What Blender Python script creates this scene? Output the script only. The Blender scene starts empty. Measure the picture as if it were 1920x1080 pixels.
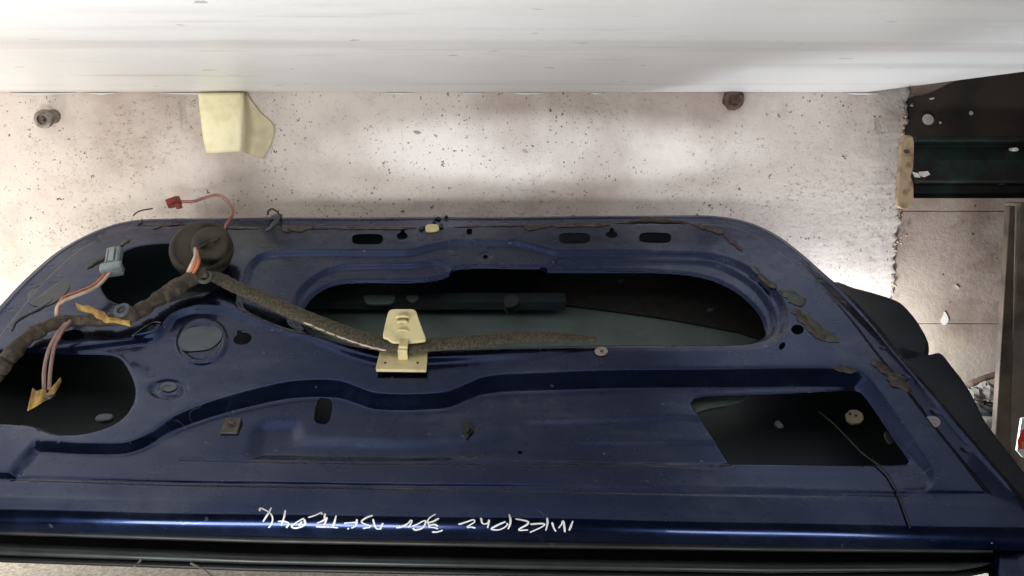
import bpy, math, random
import numpy as np
from mathutils import Vector, Matrix, Euler

random.seed(7); np.random.seed(7)
sc = bpy.context.scene
COL = sc.collection

# ------------------------------------------------------------------ camera
F = 1387.0                       # focal length in pixels of the 1920x1080 photograph
PITCH = math.radians(8.0)
CZ = 0.60                        # camera height over the floor
cam_d = bpy.data.cameras.new('camera'); cam = bpy.data.objects.new('camera', cam_d); COL.objects.link(cam)
cam.location = (0, 0, CZ); cam.rotation_euler = (math.pi/2 - PITCH, 0, 0)
cam_d.sensor_width = 36.0; cam_d.lens = 36.0*F/1920.0
cam_d.clip_start = 0.02; cam_d.clip_end = 200
sc.camera = cam

# ------------------------------------------------------------------ world, lamps, exposure
w = bpy.data.worlds.new('World'); sc.world = w; w.use_nodes = True
w.node_tree.nodes['Background'].inputs[0].default_value = (0.93, 0.96, 1.0, 1)
w.node_tree.nodes['Background'].inputs[1].default_value = 0.07
sc.view_settings.view_transform = 'Standard'; sc.view_settings.look = 'None'
sc.view_settings.exposure = 0.0; sc.view_settings.gamma = 1.0
sc.view_settings.use_curve_mapping = False

def aim(o, target):
    o.rotation_euler = (Vector(target) - o.location).to_track_quat('-Z', 'Y').to_euler()
def area(name, loc, target, sx, sy, power, col, spread=180):
    l = bpy.data.lights.new(name, 'AREA'); l.shape = 'RECTANGLE'; l.size = sx; l.size_y = sy
    l.energy = power; l.color = col; l.spread = math.radians(spread)
    o = bpy.data.objects.new(name, l); COL.objects.link(o); o.location = loc; aim(o, target); return o
def spot(name, loc, target, power, col, size, blend, radius, scale=(1, 1, 1), roll=0):
    l = bpy.data.lights.new(name, 'SPOT'); l.energy = power; l.color = col
    l.spot_size = math.radians(size); l.spot_blend = blend; l.shadow_soft_size = radius
    o = bpy.data.objects.new(name, l); COL.objects.link(o); o.location = loc; aim(o, target)
    o.scale = scale; return o

WALL_Y = 1.40
# added fills low in front: stand in for light bounced up off the floor
area('bounce_fill', (-0.46, 0.16, 0.05), (-0.40, 0.62, 0.80), 0.55, 0.24, 8.6, (0.985, 0.99, 1.0), 140)
area('bounce_fill', (0.46, 0.16, 0.05), (0.40, 0.62, 0.80), 0.36, 0.16, 2.0, (0.96, 0.98, 1.0), 140)
# added fill from the left, grading wall and soffit brighter on that side
area('left_fill', (-2.6, 0.60, 0.50), (0.3, 1.12, 0.62), 1.2, 0.8, 15.0, (1.0, 0.96, 0.91))
# unseen point light added to brighten the floor behind the door's left end
fl = bpy.data.lights.new('floor_fill', 'POINT'); fl.energy = 7.0; fl.color = (1.0, 0.96, 0.88); fl.shadow_soft_size = 0.06
fo = bpy.data.objects.new('floor_fill', fl); COL.objects.link(fo); fo.location = (-1.05, 1.12, 0.30)
# added spot imitates the reflected band on the wall; point lamp lights right patch
spot('wall_patch_lamp', (0.10, 0.35, CZ+0.02), (0.06, WALL_Y, CZ+0.064), 27.0, (0.82, 0.91, 1.0), 50, 0.75, 0.012, (1.0, 0.16, 1.0))
pl = bpy.data.lights.new('wall_patch_lamp', 'POINT'); pl.energy = 6.3; pl.color = (0.88, 0.93, 1.0); pl.shadow_soft_size = 0.035
po = bpy.data.objects.new('wall_patch_lamp', pl); COL.objects.link(po); po.location = (0.64, 1.265, 0.24)      # left behind the door, low on the right

# ------------------------------------------------------------------ photograph geometry
SP, CP = math.sin(PITCH), math.cos(PITCH)
def ray(x, y):
    xc = (np.asarray(x, float)-960.0)/F; yc = (540.0-np.asarray(y, float))/F
    return np.stack([xc, CP+SP*yc, -SP+CP*yc], -1)
CAM = np.array([0, 0, CZ])
def atY(x, y, Y):                # a point at distance Y in front of the camera
    d = ray(x, y); return CAM + d*(Y/d[..., 1])[..., None]
def atZ(x, y, Z):
    d = ray(x, y); return CAM + d*((Z-CZ)/d[..., 2])[..., None]
BETA = math.radians(28.0)        # the door lies back at a low angle
EV = np.array([0, math.cos(BETA), math.sin(BETA)]); EN = np.array([0, -math.sin(BETA), math.cos(BETA)])
TOP = atY(960.0, 398.0, 1.335)
_d = ray(960.0, 1000.0)
ORG = CAM + _d*(np.dot(TOP-CAM, EN)/np.dot(_d, EN)); ORG[0] = 0
def D(x, y, wz=0.0):             # pixel -> door coordinates (u, v, w) on the sheet at height wz
    d = ray(x, y); wz = np.broadcast_to(np.asarray(wz, float), d.shape[:-1])
    t = (np.dot(ORG-CAM, EN)+wz)/(d@EN)
    p = CAM + d*t[..., None] - ORG
    return np.stack([p[..., 0], p@EV, wz], -1)
def W2D(p):                      # world -> door coordinates
    q = np.asarray(p)-ORG; return np.stack([q[..., 0], q@EV, q@EN], -1)

# ------------------------------------------------------------------ helpers
def spline(pts, n=6, closed=False):
    P = np.asarray(pts, float); m = len(P); out = []
    segs = m if closed else m-1
    for i in range(segs):
        if closed: a, b, c, e = P[(i-1) % m], P[i], P[(i+1) % m], P[(i+2) % m]
        else: a, b, c, e = P[max(i-1, 0)], P[i], P[i+1], P[min(i+2, m-1)]
        # centripetal-ish: limit tangents by the neighbouring chord lengths
        for k in range(n):
            t = k/n; l = np.linalg.norm(c-b)
            def tan(p, q, r):
                d = r-p; L = np.linalg.norm(d); return d/L*min(l, np.linalg.norm(q-p) or l, np.linalg.norm(r-q) or l) if L > 1e-9 else d
            m0, m1 = tan(a, b, c), tan(b, c, e)
            out.append((2*t**3-3*t**2+1)*b+(t**3-2*t**2+t)*m0+(-2*t**3+3*t**2)*c+(t**3-t**2)*m1)
    if not closed: out.append(P[-1])
    return np.array(out)

def sdf(poly, U, V, margin=0.08):
    """signed distance to a closed polygon, negative inside; far points only get a big positive value"""
    shp = U.shape; U = U.ravel(); V = V.ravel(); out = np.full(U.shape, 1.0)
    lo = poly.min(0)-margin; hi = poly.max(0)+margin
    idx = np.where((U > lo[0]) & (U < hi[0]) & (V > lo[1]) & (V < hi[1]))[0]
    u = U[idx]; v = V[idx]; best = np.full(u.shape, 1e9); ins = np.zeros(u.shape, bool)
    A = poly; B = np.roll(poly, -1, 0)
    for (ax, ay), (bx, by) in zip(A, B):
        ex, ey = bx-ax, by-ay; L = ex*ex+ey*ey
        if L < 1e-14: continue
        t = np.clip(((u-ax)*ex+(v-ay)*ey)/L, 0, 1)
        dx = u-ax-t*ex; dy = v-ay-t*ey; best = np.minimum(best, dx*dx+dy*dy)
        if abs(ey) > 1e-12:
            c = ((ay > v) != (by > v)) & (u < ex*(v-ay)/ey+ax); ins ^= c
    d = np.sqrt(best); out[idx] = np.where(ins, -d, d)
    return out.reshape(shp)
def dline(pl, U, V):
    best = np.full(U.shape, 1e9)
    for (ax, ay), (bx, by) in zip(pl[:-1], pl[1:]):
        ex, ey = bx-ax, by-ay; L = ex*ex+ey*ey
        t = np.clip(((U-ax)*ex+(V-ay)*ey)/L, 0, 1)
        best = np.minimum(best, (U-ax-t*ex)**2+(V-ay-t*ey)**2)
    return np.sqrt(best)
def ss(x, a, b):
    t = np.clip((x-a)/(b-a), 0, 1); return t*t*(3-2*t)
def px(pts, n=5, closed=True, wz=0.0):
    p = spline(pts, n, closed); return D(p[:, 0], p[:, 1], wz)[:, :2]
def oval(cx, cy, rx, ry, rot=0, n=20, power=2.0):
    t = np.linspace(0, 2*math.pi, n, endpoint=False); c, s = np.cos(t), np.sin(t)
    a = np.sign(c)*abs(c)**(2/power)*rx; b = np.sign(s)*abs(s)**(2/power)*ry
    r = math.radians(rot); return [(cx+x*math.cos(r)-y*math.sin(r), cy+x*math.sin(r)+y*math.cos(r)) for x, y in zip(a, b)]

def mesh_obj(name, V, Fc, mat, parent=None, smooth=True, label=None, cat=None, group=None, kind=None):
    m = bpy.data.meshes.new(name); m.from_pydata([tuple(map(float, v)) for v in V], [], [tuple(map(int, f)) for f in Fc])
    m.validate(); m.update()
    if smooth: m.polygons.foreach_set('use_smooth', [True]*len(m.polygons))
    o = bpy.data.objects.new(name, m); COL.objects.link(o)
    if mat: m.materials.append(mat)
    if parent: o.parent = parent
    tag(o, label, cat, group, kind); return o
def tag(o, label=None, cat=None, group=None, kind=None):
    if label: o['label'] = label
    if cat: o['category'] = cat
    if group: o['group'] = group
    if kind: o['kind'] = kind
    return o
def bevel(o, width=0.001, seg=2, angle=35):
    b = o.modifiers.new('bevel', 'BEVEL'); b.width = width; b.segments = seg; b.limit_method = 'ANGLE'; b.angle_limit = math.radians(angle)
    return o
def sharp(o, deg=40):
    m = o.data
    try: m.set_sharp_from_angle(angle=math.radians(deg))
    except Exception: pass
    return o

def tube(path, rad, seg=8, cap=True, squash=None, up=(0, 0, 1)):
    """V,F of a tube along path; rad scalar or list; squash=(a,b) elliptical half axes factors"""
    P = np.asarray(path, float); n = len(P); R = np.broadcast_to(np.asarray(rad, float), (n,))
    T = np.gradient(P, axis=0); T /= np.linalg.norm(T, axis=1)[:, None]+1e-12
    up = np.asarray(up, float); V = []; Fc = []
    sa, sb = squash or (1, 1)
    side_prev = None
    for i in range(n):
        s = np.cross(T[i], up)
        if np.linalg.norm(s) < 0.15 and side_prev is not None: s = side_prev - T[i]*np.dot(side_prev, T[i])
        if np.linalg.norm(s) < 1e-6: s = np.cross(T[i], (1, 0, 0))
        s /= np.linalg.norm(s)
        if side_prev is not None and np.dot(s, side_prev) < 0: s = -s
        side_prev = s; b = np.cross(s, T[i])
        for k in range(seg):
            a = 2*math.pi*k/seg
            V.append(P[i]+R[i]*(sa*math.cos(a)*s+sb*math.sin(a)*b))
    for i in range(n-1):
        for k in range(seg):
            k2 = (k+1) % seg
            Fc.append((i*seg+k, i*seg+k2, (i+1)*seg+k2, (i+1)*seg+k))
    if cap:
        Fc.append(tuple(range(seg-1, -1, -1))); Fc.append(tuple((n-1)*seg+k for k in range(seg)))
    return V, Fc
def merge(*parts):
    V = []; Fc = []
    for v, f in parts:
        o = len(V); V += list(v); Fc += [tuple(i+o for i in q) for q in f]
    return V, Fc
def prism(poly_top, poly_bot):
    n = len(poly_top); V = list(poly_top)+list(poly_bot)
    Fc = [tuple(range(n)), tuple(range(2*n-1, n-1, -1))]
    for i in range(n):
        j = (i+1) % n; Fc.append((i, n+i, n+j, j))
    return V, Fc
def plate(pxpoly, w1, w0):
    """a solid plate in door coordinates: outline given in pixels at its top face w1, bottom w0"""
    P = np.asarray(pxpoly, float); t = D(P[:, 0], P[:, 1], w1); b = t.copy(); b[:, 2] = w0
    return prism(t, b)
def box(c, s, R=None):
    c = np.asarray(c, float); h = np.asarray(s, float)/2
    V = [np.array([x, y, z])*h for x in (-1, 1) for y in (-1, 1) for z in (-1, 1)]
    if R is not None: V = [np.array(R @ Vector(v)) for v in V]
    return [v+c for v in V], [(0, 1, 3, 2), (4, 6, 7, 5), (0, 4, 5, 1), (2, 3, 7, 6), (0, 2, 6, 4), (1, 5, 7, 3)]

# ------------------------------------------------------------------ materials
def new_mat(name):
    m = bpy.data.materials.new(name); m.use_nodes = True; nt = m.node_tree
    return m, nt, nt.nodes['Principled BSDF']
class NB:
    def __init__(s, nt): s.nt = nt; s.tc = nt.nodes.new('ShaderNodeTexCoord')
    def n(s, t, **k):
        x = s.nt.nodes.new(t)
        for a, b in k.items(): setattr(x, a, b)
        return x
    def l(s, a, b): s.nt.links.new(a, b)
    def coord(s, scale=(1, 1, 1), off=(0, 0, 0)):
        mp = s.n('ShaderNodeMapping'); s.l(s.tc.outputs['Object'], mp.inputs[0]); mp.inputs['Scale'].default_value = scale; mp.inputs['Location'].default_value = off
        return mp.outputs[0]
    def noise(s, scale, detail=4, rough=0.55, co=None, dist=0):
        x = s.n('ShaderNodeTexNoise'); x.inputs['Scale'].default_value = scale; x.inputs['Detail'].default_value = detail
        x.inputs['Roughness'].default_value = rough; x.inputs['Distortion'].default_value = dist
        s.l(co if co is not None else s.tc.outputs['Object'], x.inputs['Vector']); return x.outputs['Fac']
    def ramp(s, fac, stops):
        r = s.n('ShaderNodeMapRange'); (a, va), (b, vb) = stops
        r.inputs['From Min'].default_value = a; r.inputs['From Max'].default_value = b; r.inputs['To Min'].default_value = va; r.inputs['To Max'].default_value = vb
        r.interpolation_type = 'SMOOTHSTEP'; s.l(fac, r.inputs['Value']); return r.outputs[0]
    def mix(s, fac, a, b):
        x = s.n('ShaderNodeMix', data_type='RGBA')
        if isinstance(fac, (int, float)): x.inputs[0].default_value = fac
        else: s.l(fac, x.inputs[0])
        for v, i in ((a, 6), (b, 7)):
            if isinstance(v, (tuple, list)): x.inputs[i].default_value = (*v[:3], 1)
            else: s.l(v, x.inputs[i])
        return x.outputs[2]
    def math(s, op, a, b=0.0):
        x = s.n('ShaderNodeMath', operation=op)
        for v, i in ((a, 0), (b, 1)):
            if isinstance(v, (int, float)): x.inputs[i].default_value = v
            else: s.l(v, x.inputs[i])
        return x.outputs[0]
    def specks(s, scale, radius, keep, co=None, jag=0.25):
        """random dots: 1 inside a dot"""
        v = s.n('ShaderNodeTexVoronoi'); v.inputs['Scale'].default_value = scale; v.inputs['Randomness'].default_value = 1
        base = co if co is not None else s.tc.outputs['Object']
        nz = s.n('ShaderNodeTexNoise'); nz.inputs['Scale'].default_value = scale*2.5; s.l(base, nz.inputs['Vector'])
        add = s.n('ShaderNodeVectorMath', operation='MULTIPLY_ADD'); s.l(nz.outputs['Color'], add.inputs[0]); add.inputs[1].default_value = (jag/scale*1.5,)*3; s.l(base, add.inputs[2])
        s.l(add.outputs[0], v.inputs['Vector'])
        sep = s.n('ShaderNodeSeparateColor'); s.l(v.outputs['Color'], sep.inputs[0])
        gate = s.ramp(sep.outputs[0], ((1-keep, 0.0), (1.0, 1.0)))
        r = s.math('MULTIPLY', gate, radius)
        d = s.math('SUBTRACT', r, v.outputs['Distance'])
        return s.ramp(d, ((0.0, 0.0), (0.05, 1.0)))
    def bump(s, h, strength, dist, bsdf, inp='Normal', prev=None):
        b = s.n('ShaderNodeBump'); b.inputs['Strength'].default_value = strength; b.inputs['Distance'].default_value = dist
        s.l(h, b.inputs['Height'])
        if prev is not None: s.l(prev, b.inputs['Normal'])
        s.l(b.outputs[0], bsdf.inputs[inp]); return b.outputs[0]

def pm(name, c1, c2, scale=40, rough=0.5, metal=0.0, bump=0.0, coat=0.0, lo=0.4, hi=0.65, spec=0.5, rough2=None, detail=5):
    m, nt, b = new_mat(name); k = NB(nt)
    nz = k.noise(scale, detail); f = k.ramp(nz, ((lo, 0), (hi, 1)))
    k.l(k.mix(f, c1, c2), b.inputs['Base Color'])
    if rough2 is None: rough2 = min(1, rough+0.15)
    k.l(k.ramp(k.noise(scale*0.6, 3), ((0.35, rough), (0.7, rough2))), b.inputs['Roughness'])
    b.inputs['Metallic'].default_value = metal; b.inputs['Coat Weight'].default_value = coat; b.inputs['Specular IOR Level'].default_value = spec
    if bump: k.bump(nz, bump, 0.001, b)
    return m

def paint_mat():
    m, nt, b = new_mat('dusty metallic blue car paint with painted haze'); k = NB(nt)
    dust_haze = k.math('ADD', k.ramp(k.noise(6, 6, 0.65), ((0.38, 0.0), (0.75, 0.18))), k.math('MULTIPLY', k.ramp(k.noise(3.2, 4, 0.6, k.coord((1, 1.4, 1), (1.7, 3.1, 0))), ((0.50, 0), (0.62, 0.22))), k.ramp(k.noise(45, 5, 0.7), ((0.35, 0.3), (0.65, 1)))))
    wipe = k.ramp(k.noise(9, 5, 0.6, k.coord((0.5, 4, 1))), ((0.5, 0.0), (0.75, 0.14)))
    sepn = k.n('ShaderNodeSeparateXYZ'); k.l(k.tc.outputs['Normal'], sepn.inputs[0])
    f = k.math('MULTIPLY', k.math('ADD', dust_haze, wipe), k.ramp(sepn.outputs[2], ((0.55, 0.1), (0.97, 1.0))))  # dirt thinned off steep faces; also paints the reflected haze on the flats
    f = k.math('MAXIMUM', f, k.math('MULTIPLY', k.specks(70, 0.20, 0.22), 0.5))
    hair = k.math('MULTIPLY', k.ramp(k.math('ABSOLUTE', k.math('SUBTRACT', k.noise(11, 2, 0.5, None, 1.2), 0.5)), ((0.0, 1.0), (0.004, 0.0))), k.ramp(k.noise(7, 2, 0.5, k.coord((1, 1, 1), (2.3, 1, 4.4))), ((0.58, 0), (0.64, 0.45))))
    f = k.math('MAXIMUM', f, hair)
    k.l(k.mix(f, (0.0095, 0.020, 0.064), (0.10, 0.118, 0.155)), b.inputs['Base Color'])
    k.l(k.ramp(f, ((0.0, 0.95), (0.6, 0.55))), b.inputs['Metallic'])
    k.l(k.ramp(k.noise(30, 4), ((0.3, 0.20), (0.7, 0.30))), b.inputs['Roughness'])
    b.inputs['Coat Weight'].default_value = 0.45; b.inputs['Coat IOR'].default_value = 1.45
    k.l(k.ramp(k.noise(14, 5, 0.6), ((0.35, 0.05), (0.75, 0.20))), b.inputs['Coat Roughness'])
    k.bump(k.noise(25, 2), 0.04, 0.002, b, 'Coat Normal')
    return m
def wall_mat():
    m, nt, b = new_mat('grubby white wall paint'); k = NB(nt)
    blot = k.ramp(k.noise(3.0, 6, 0.62), ((0.42, 0.0), (0.68, 1.0)))
    col = k.mix(blot, (0.665, 0.59, 0.535), (0.42, 0.345, 0.30))
    col = k.mix(k.ramp(k.noise(14, 6, 0.7, k.coord((1, 1, 1), (4, 0, 1))), ((0.55, 0), (0.78, 0.55))), col, (0.38, 0.33, 0.30))
    # rubbed black smudges, horizontal and broken up
    zone = k.ramp(k.noise(4.6, 2, 0.5, k.coord((0.8, 1, 1.6), (1.3, 0, 0.2))), ((0.52, 0), (0.66, 1)))
    grit = k.noise(120, 6, 0.8, k.coord((0.7, 1, 1.2)))
    col = k.mix(k.math('MULTIPLY', zone, k.ramp(grit, ((0.52, 0), (0.66, 0.85)))), col, (0.12, 0.10, 0.09))
    # runs
    run = k.math('MULTIPLY', k.ramp(k.noise(26, 4, 0.6, k.coord((1, 1, 0.12))), ((0.63, 0), (0.73, 0.6))), k.ramp(k.noise(3.5, 3, 0.5, k.coord((1, 1, 1), (3.1, 0, 1.7))), ((0.5, 0), (0.65, 1))))
    col = k.mix(run, col, (0.22, 0.19, 0.17))
    # fly specks and grit stuck in the paint
    clus = k.ramp(k.noise(5, 3, 0.6, k.coord((1, 1, 1), (7.7, 0, 2.2))), ((0.38, 0.3), (0.6, 1.0)))
    for scl, rad, keep, op in ((36, 0.17, 0.09, 1.0), (90, 0.30, 0.15, 0.95), (200, 0.40, 0.20, 0.85), (380, 0.45, 0.25, 0.5)):
        col = k.mix(k.math('MULTIPLY', k.math('MULTIPLY', k.specks(scl, rad, keep, None, 0.8), op), clus if scl > 50 else 1.0), col, (0.05, 0.04, 0.034))
    sc_ = k.math('MULTIPLY', k.ramp(k.math('ABSOLUTE', k.math('SUBTRACT', k.noise(16, 2, 0.5, None, 1.5), 0.5)), ((0.0, 0.5), (0.006, 0.0))), k.ramp(k.noise(9, 2, 0.5, k.coord((1, 1, 1), (2.3, 0, 4.4))), ((0.6, 0), (0.66, 1))))
    col = k.mix(sc_, col, (0.14, 0.115, 0.10))
    k.l(col, b.inputs['Base Color']); b.inputs['Roughness'].default_value = 0.5
    # pitted towards the right, smoother to the left
    sx = k.n('ShaderNodeSeparateXYZ'); k.l(k.tc.outputs['Object'], sx.inputs[0])
    pit = k.ramp(sx.outputs[0], ((0.15, 0.22), (0.55, 1.0)))
    p = k.bump(k.math('MULTIPLY', k.noise(80, 6, 0.62), pit), 0.34, 0.006, b)
    k.bump(k.noise(24, 3), 0.35, 0.007, b, prev=p)
    return m
def soffit_mat():
    m, nt, b = new_mat('white painted soffit'); k = NB(nt)
    col = k.mix(k.ramp(k.noise(2.2, 5), ((0.4, 0), (0.7, 1))), (0.80, 0.80, 0.79), (0.74, 0.725, 0.70))
    for scl, rad, keep in ((18, 0.14, 0.30), (42, 0.2, 0.3)):
        col = k.mix(k.math('MULTIPLY', k.specks(scl, rad, keep, k.coord((0.45, 1, 1)), 0.6), 0.6), col, (0.25, 0.23, 0.21))
    col = k.mix(k.ramp(k.noise(18, 4, 0.6, k.coord((0.15, 1, 1))), ((0.60, 0), (0.72, 0.55))), col, (0.56, 0.53, 0.50))
    col = k.mix(k.ramp(k.noise(5, 4, 0.55, k.coord((0.12, 1.6, 1), (3, 1, 0))), ((0.50, 0), (0.66, 0.7))), col, (0.62, 0.595, 0.575))
    col = k.mix(k.ramp(k.noise(60, 5, 0.7, k.coord((0.06, 1, 1), (1, 2, 0))), ((0.62, 0), (0.72, 0.45))), col, (0.40, 0.37, 0.34))
    k.l(col, b.inputs['Base Color']); b.inputs['Roughness'].default_value = 0.38
    k.bump(k.noise(14, 4, 0.6), 0.25, 0.004, b)
    return m
def block_mat():
    m, nt, b = new_mat('bare stained blockwork'); k = NB(nt)
    col = k.mix(k.ramp(k.noise(8, 6, 0.6), ((0.38, 0), (0.68, 1))), (0.42, 0.335, 0.28), (0.25, 0.18, 0.14))
    col = k.mix(k.ramp(k.noise(60, 5, 0.7), ((0.52, 0), (0.75, 0.6))), col, (0.17, 0.12, 0.09))
    col = k.mix(k.ramp(k.noise(4, 3, 0.5, k.coord((1, 1, 1), (5, 0, 2))), ((0.5, 0), (0.7, 0.5))), col, (0.50, 0.44, 0.33))
    col = k.mix(k.math('MULTIPLY', k.specks(60, 0.18, 0.3), 0.85), col, (0.05, 0.04, 0.03))
    k.l(col, b.inputs['Base Color']); b.inputs['Roughness'].default_value = 0.85
    k.bump(k.noise(120, 6, 0.7), 0.6, 0.003, b); return m
def floor_mat():
    m, nt, b = new_mat('gritty pale concrete'); k = NB(nt)
    col = k.mix(k.ramp(k.noise(130, 6, 0.75), ((0.4, 0), (0.62, 1))), (0.66, 0.63, 0.56), (0.38, 0.35, 0.30))
    col = k.mix(k.ramp(k.noise(14, 5, 0.7), ((0.6, 0), (0.7, 0.8))), col, (0.28, 0.19, 0.16))
    k.l(col, b.inputs['Base Color']); b.inputs['Roughness'].default_value = 0.9
    k.bump(k.noise(160, 6, 0.7), 0.8, 0.004, b); return m

M = {}
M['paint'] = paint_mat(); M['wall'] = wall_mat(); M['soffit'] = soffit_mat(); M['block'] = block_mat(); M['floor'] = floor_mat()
M['primer'] = pm('grey green primer', (0.105, 0.145, 0.135), (0.08, 0.11, 0.10), 12, 0.5, 0, 0.1)
M['skin'] = pm('primer darkened with shade', (0.012, 0.020, 0.024), (0.016, 0.025, 0.029), 12, 0.5, 0, 0.1)  # skin primer darkened to hold the shade inside the hollow
M['pad'] = pm('black deadening pad', (0.012, 0.011, 0.010), (0.02, 0.018, 0.016), 60, 0.8, 0, 0.4)
M['patch'] = pm('grey blanking tape', (0.075, 0.095, 0.115), (0.06, 0.075, 0.09), 20, 0.45)
M['shut'] = pm('rubbery dark navy edge', (0.004, 0.007, 0.014), (0.007, 0.011, 0.020), 20, 0.3)  # a darker rubber-like navy of its own, for handle and shut face
M['brass'] = pm('dull brass', (0.26, 0.23, 0.13), (0.18, 0.15, 0.08), 60, 0.5)
M['rubber'] = pm('black rubber seal', (0.009, 0.010, 0.010), (0.016, 0.016, 0.016), 30, 0.42, 0, 0.1)
M['trim'] = pm('worn grey trim', (0.028, 0.034, 0.034), (0.018, 0.021, 0.021), 18, 0.35, 0, 0.05)
M['gap'] = pm('black channel', (0.008, 0.008, 0.009), (0.012, 0.012, 0.012), 30, 0.7)
M['loom'] = pm('dirty loom tape', (0.030, 0.021, 0.013), (0.075, 0.058, 0.036), 90, 0.7, 0, 0.8, lo=0.42, hi=0.7)
M['braid'] = pm('woven olive sleeve', (0.034, 0.027, 0.016), (0.10, 0.085, 0.052), 300, 0.75, 0, 1.0, lo=0.38, hi=0.68)
M['grommet'] = pm('dusty rubber grommet', (0.024, 0.019, 0.011), (0.042, 0.034, 0.020), 22, 0.62, 0, 0.2)
M['cream'] = pm('yellowed cream plastic', (0.68, 0.59, 0.31), (0.49, 0.41, 0.20), 35, 0.38, 0, 0.05, lo=0.45, hi=0.75)
M['conn'] = pm('pale blue grey plastic', (0.26, 0.31, 0.32), (0.18, 0.22, 0.23), 70, 0.4, 0, 0.1)
M['redplastic'] = pm('red brown plastic', (0.33, 0.055, 0.042), (0.22, 0.035, 0.03), 70, 0.42)
M['wire_or'] = pm('orange wire', (0.52, 0.17, 0.06), (0.40, 0.13, 0.05), 60, 0.45)
M['wire_wh'] = pm('off white wire', (0.58, 0.47, 0.38), (0.44, 0.34, 0.27), 60, 0.45)
M['wire_pk'] = pm('pink wire', (0.45, 0.17, 0.14), (0.36, 0.12, 0.10), 60, 0.45)
M['wire_mv'] = pm('mauve wire', (0.30, 0.19, 0.16), (0.22, 0.13, 0.11), 60, 0.5)
M['yel'] = pm('yellow cloth tape', (0.42, 0.27, 0.055), (0.30, 0.15, 0.045), 60, 0.6, 0, 0.3)
M['mask'] = pm('cream masking tape', (0.80, 0.74, 0.48), (0.72, 0.64, 0.40), 40, 0.55, 0, 0.15)
M['mask2'] = pm('thin masking tape stuck down', (0.60, 0.53, 0.34), (0.52, 0.45, 0.30), 40, 0.55, 0, 0.15)
M['sealant'] = pm('dried brown sealant', (0.045, 0.034, 0.028), (0.09, 0.07, 0.058), 80, 0.75, 0, 0.9)
M['sealgreen'] = pm('dried grey green sealant', (0.06, 0.068, 0.055), (0.10, 0.105, 0.085), 80, 0.7, 0, 0.7)
M['film'] = pm('pale clear film', (0.055, 0.066, 0.085), (0.04, 0.05, 0.07), 20, 0.35)
M['plug'] = pm('weathered pale plug', (0.30, 0.30, 0.31), (0.30, 0.20, 0.15), 150, 0.5, lo=0.48, hi=0.6)
M['nut'] = pm('brown coated steel', (0.085, 0.068, 0.06), (0.06, 0.05, 0.045), 90, 0.5, 0.3)
M['black'] = pm('black plastic', (0.006, 0.006, 0.007), (0.012, 0.012, 0.012), 60, 0.55)
M['white'] = pm('white paint marker', (0.82, 0.82, 0.80), (0.72, 0.72, 0.72), 90, 0.5)
M['steel'] = pm('dull steel', (0.26, 0.24, 0.21), (0.15, 0.125, 0.10), 120, 0.42, 0.75)
M['rust'] = pm('rusty bolt', (0.13, 0.085, 0.06), (0.06, 0.04, 0.03), 120, 0.8, 0.2, 0.6)
M['beam'] = pm('dirty dark green beam paint', (0.005, 0.0045, 0.0035), (0.007, 0.022, 0.015), 16, 0.5, 0, 0.5)
M['brace'] = pm('rusted cream paint', (0.42, 0.31, 0.19), (0.20, 0.11, 0.055), 60, 0.7, 0, 0.6, lo=0.42, hi=0.72)
M['post'] = pm('brown rusted steel', (0.085, 0.060, 0.042), (0.038, 0.028, 0.02), 22, 0.6, 0.1, 0.3)
M['postlight'] = pm('worn galvanised steel', (0.16, 0.13, 0.105), (0.09, 0.07, 0.055), 22, 0.55, 0.2, 0.3)
M['darktop'] = pm('mottled dark wall', (0.040, 0.028, 0.021), (0.010, 0.010, 0.007), 7, 0.75, 0, 0.5)
M['chip'] = pm('bare white plaster', (0.66, 0.62, 0.57), (0.55, 0.50, 0.45), 60, 0.8)
M['stone'] = pm('grey rubble', (0.23, 0.22, 0.19), (0.13, 0.12, 0.10), 40, 0.9, 0, 0.6)
M['redprint'] = pm('red printed card', (0.55, 0.045, 0.03), (0.48, 0.04, 0.03), 30, 0.5)
M['whiteprint'] = pm('white printed card', (0.72, 0.72, 0.70), (0.60, 0.62, 0.60), 30, 0.5)
M['orangeprint'] = pm('orange printed card', (0.62, 0.25, 0.05), (0.55, 0.2, 0.05), 30, 0.5)

# ------------------------------------------------------------------ the setting
SOF_Z = float(atY(960, 173, WALL_Y)[2])
def grid_sheet(name, P00, P10, P11, P01, nu, nv, mat, amp=0.0, **k):
    V = []; Fc = []
    rnd = np.random.RandomState(3)
    for j in range(nv+1):
        for i in range(nu+1):
            a, b = i/nu, j/nv
            p = (1-a)*(1-b)*np.array(P00)+a*(1-b)*np.array(P10)+a*b*np.array(P11)+(1-a)*b*np.array(P01)
            V.append(p)
    for j in range(nv):
        for i in range(nu):
            q = j*(nu+1)+i; Fc.append((q, q+1, q+nu+2, q+nu+1))
    return mesh_obj(name, V, Fc, mat, **k)
floor = grid_sheet('floor', (-2.5, -2.5, 0), (2.5, -2.5, 0), (2.5, 1.9, 0), (-2.5, 1.9, 0), 4, 4, M['floor'], kind='structure')

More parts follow.
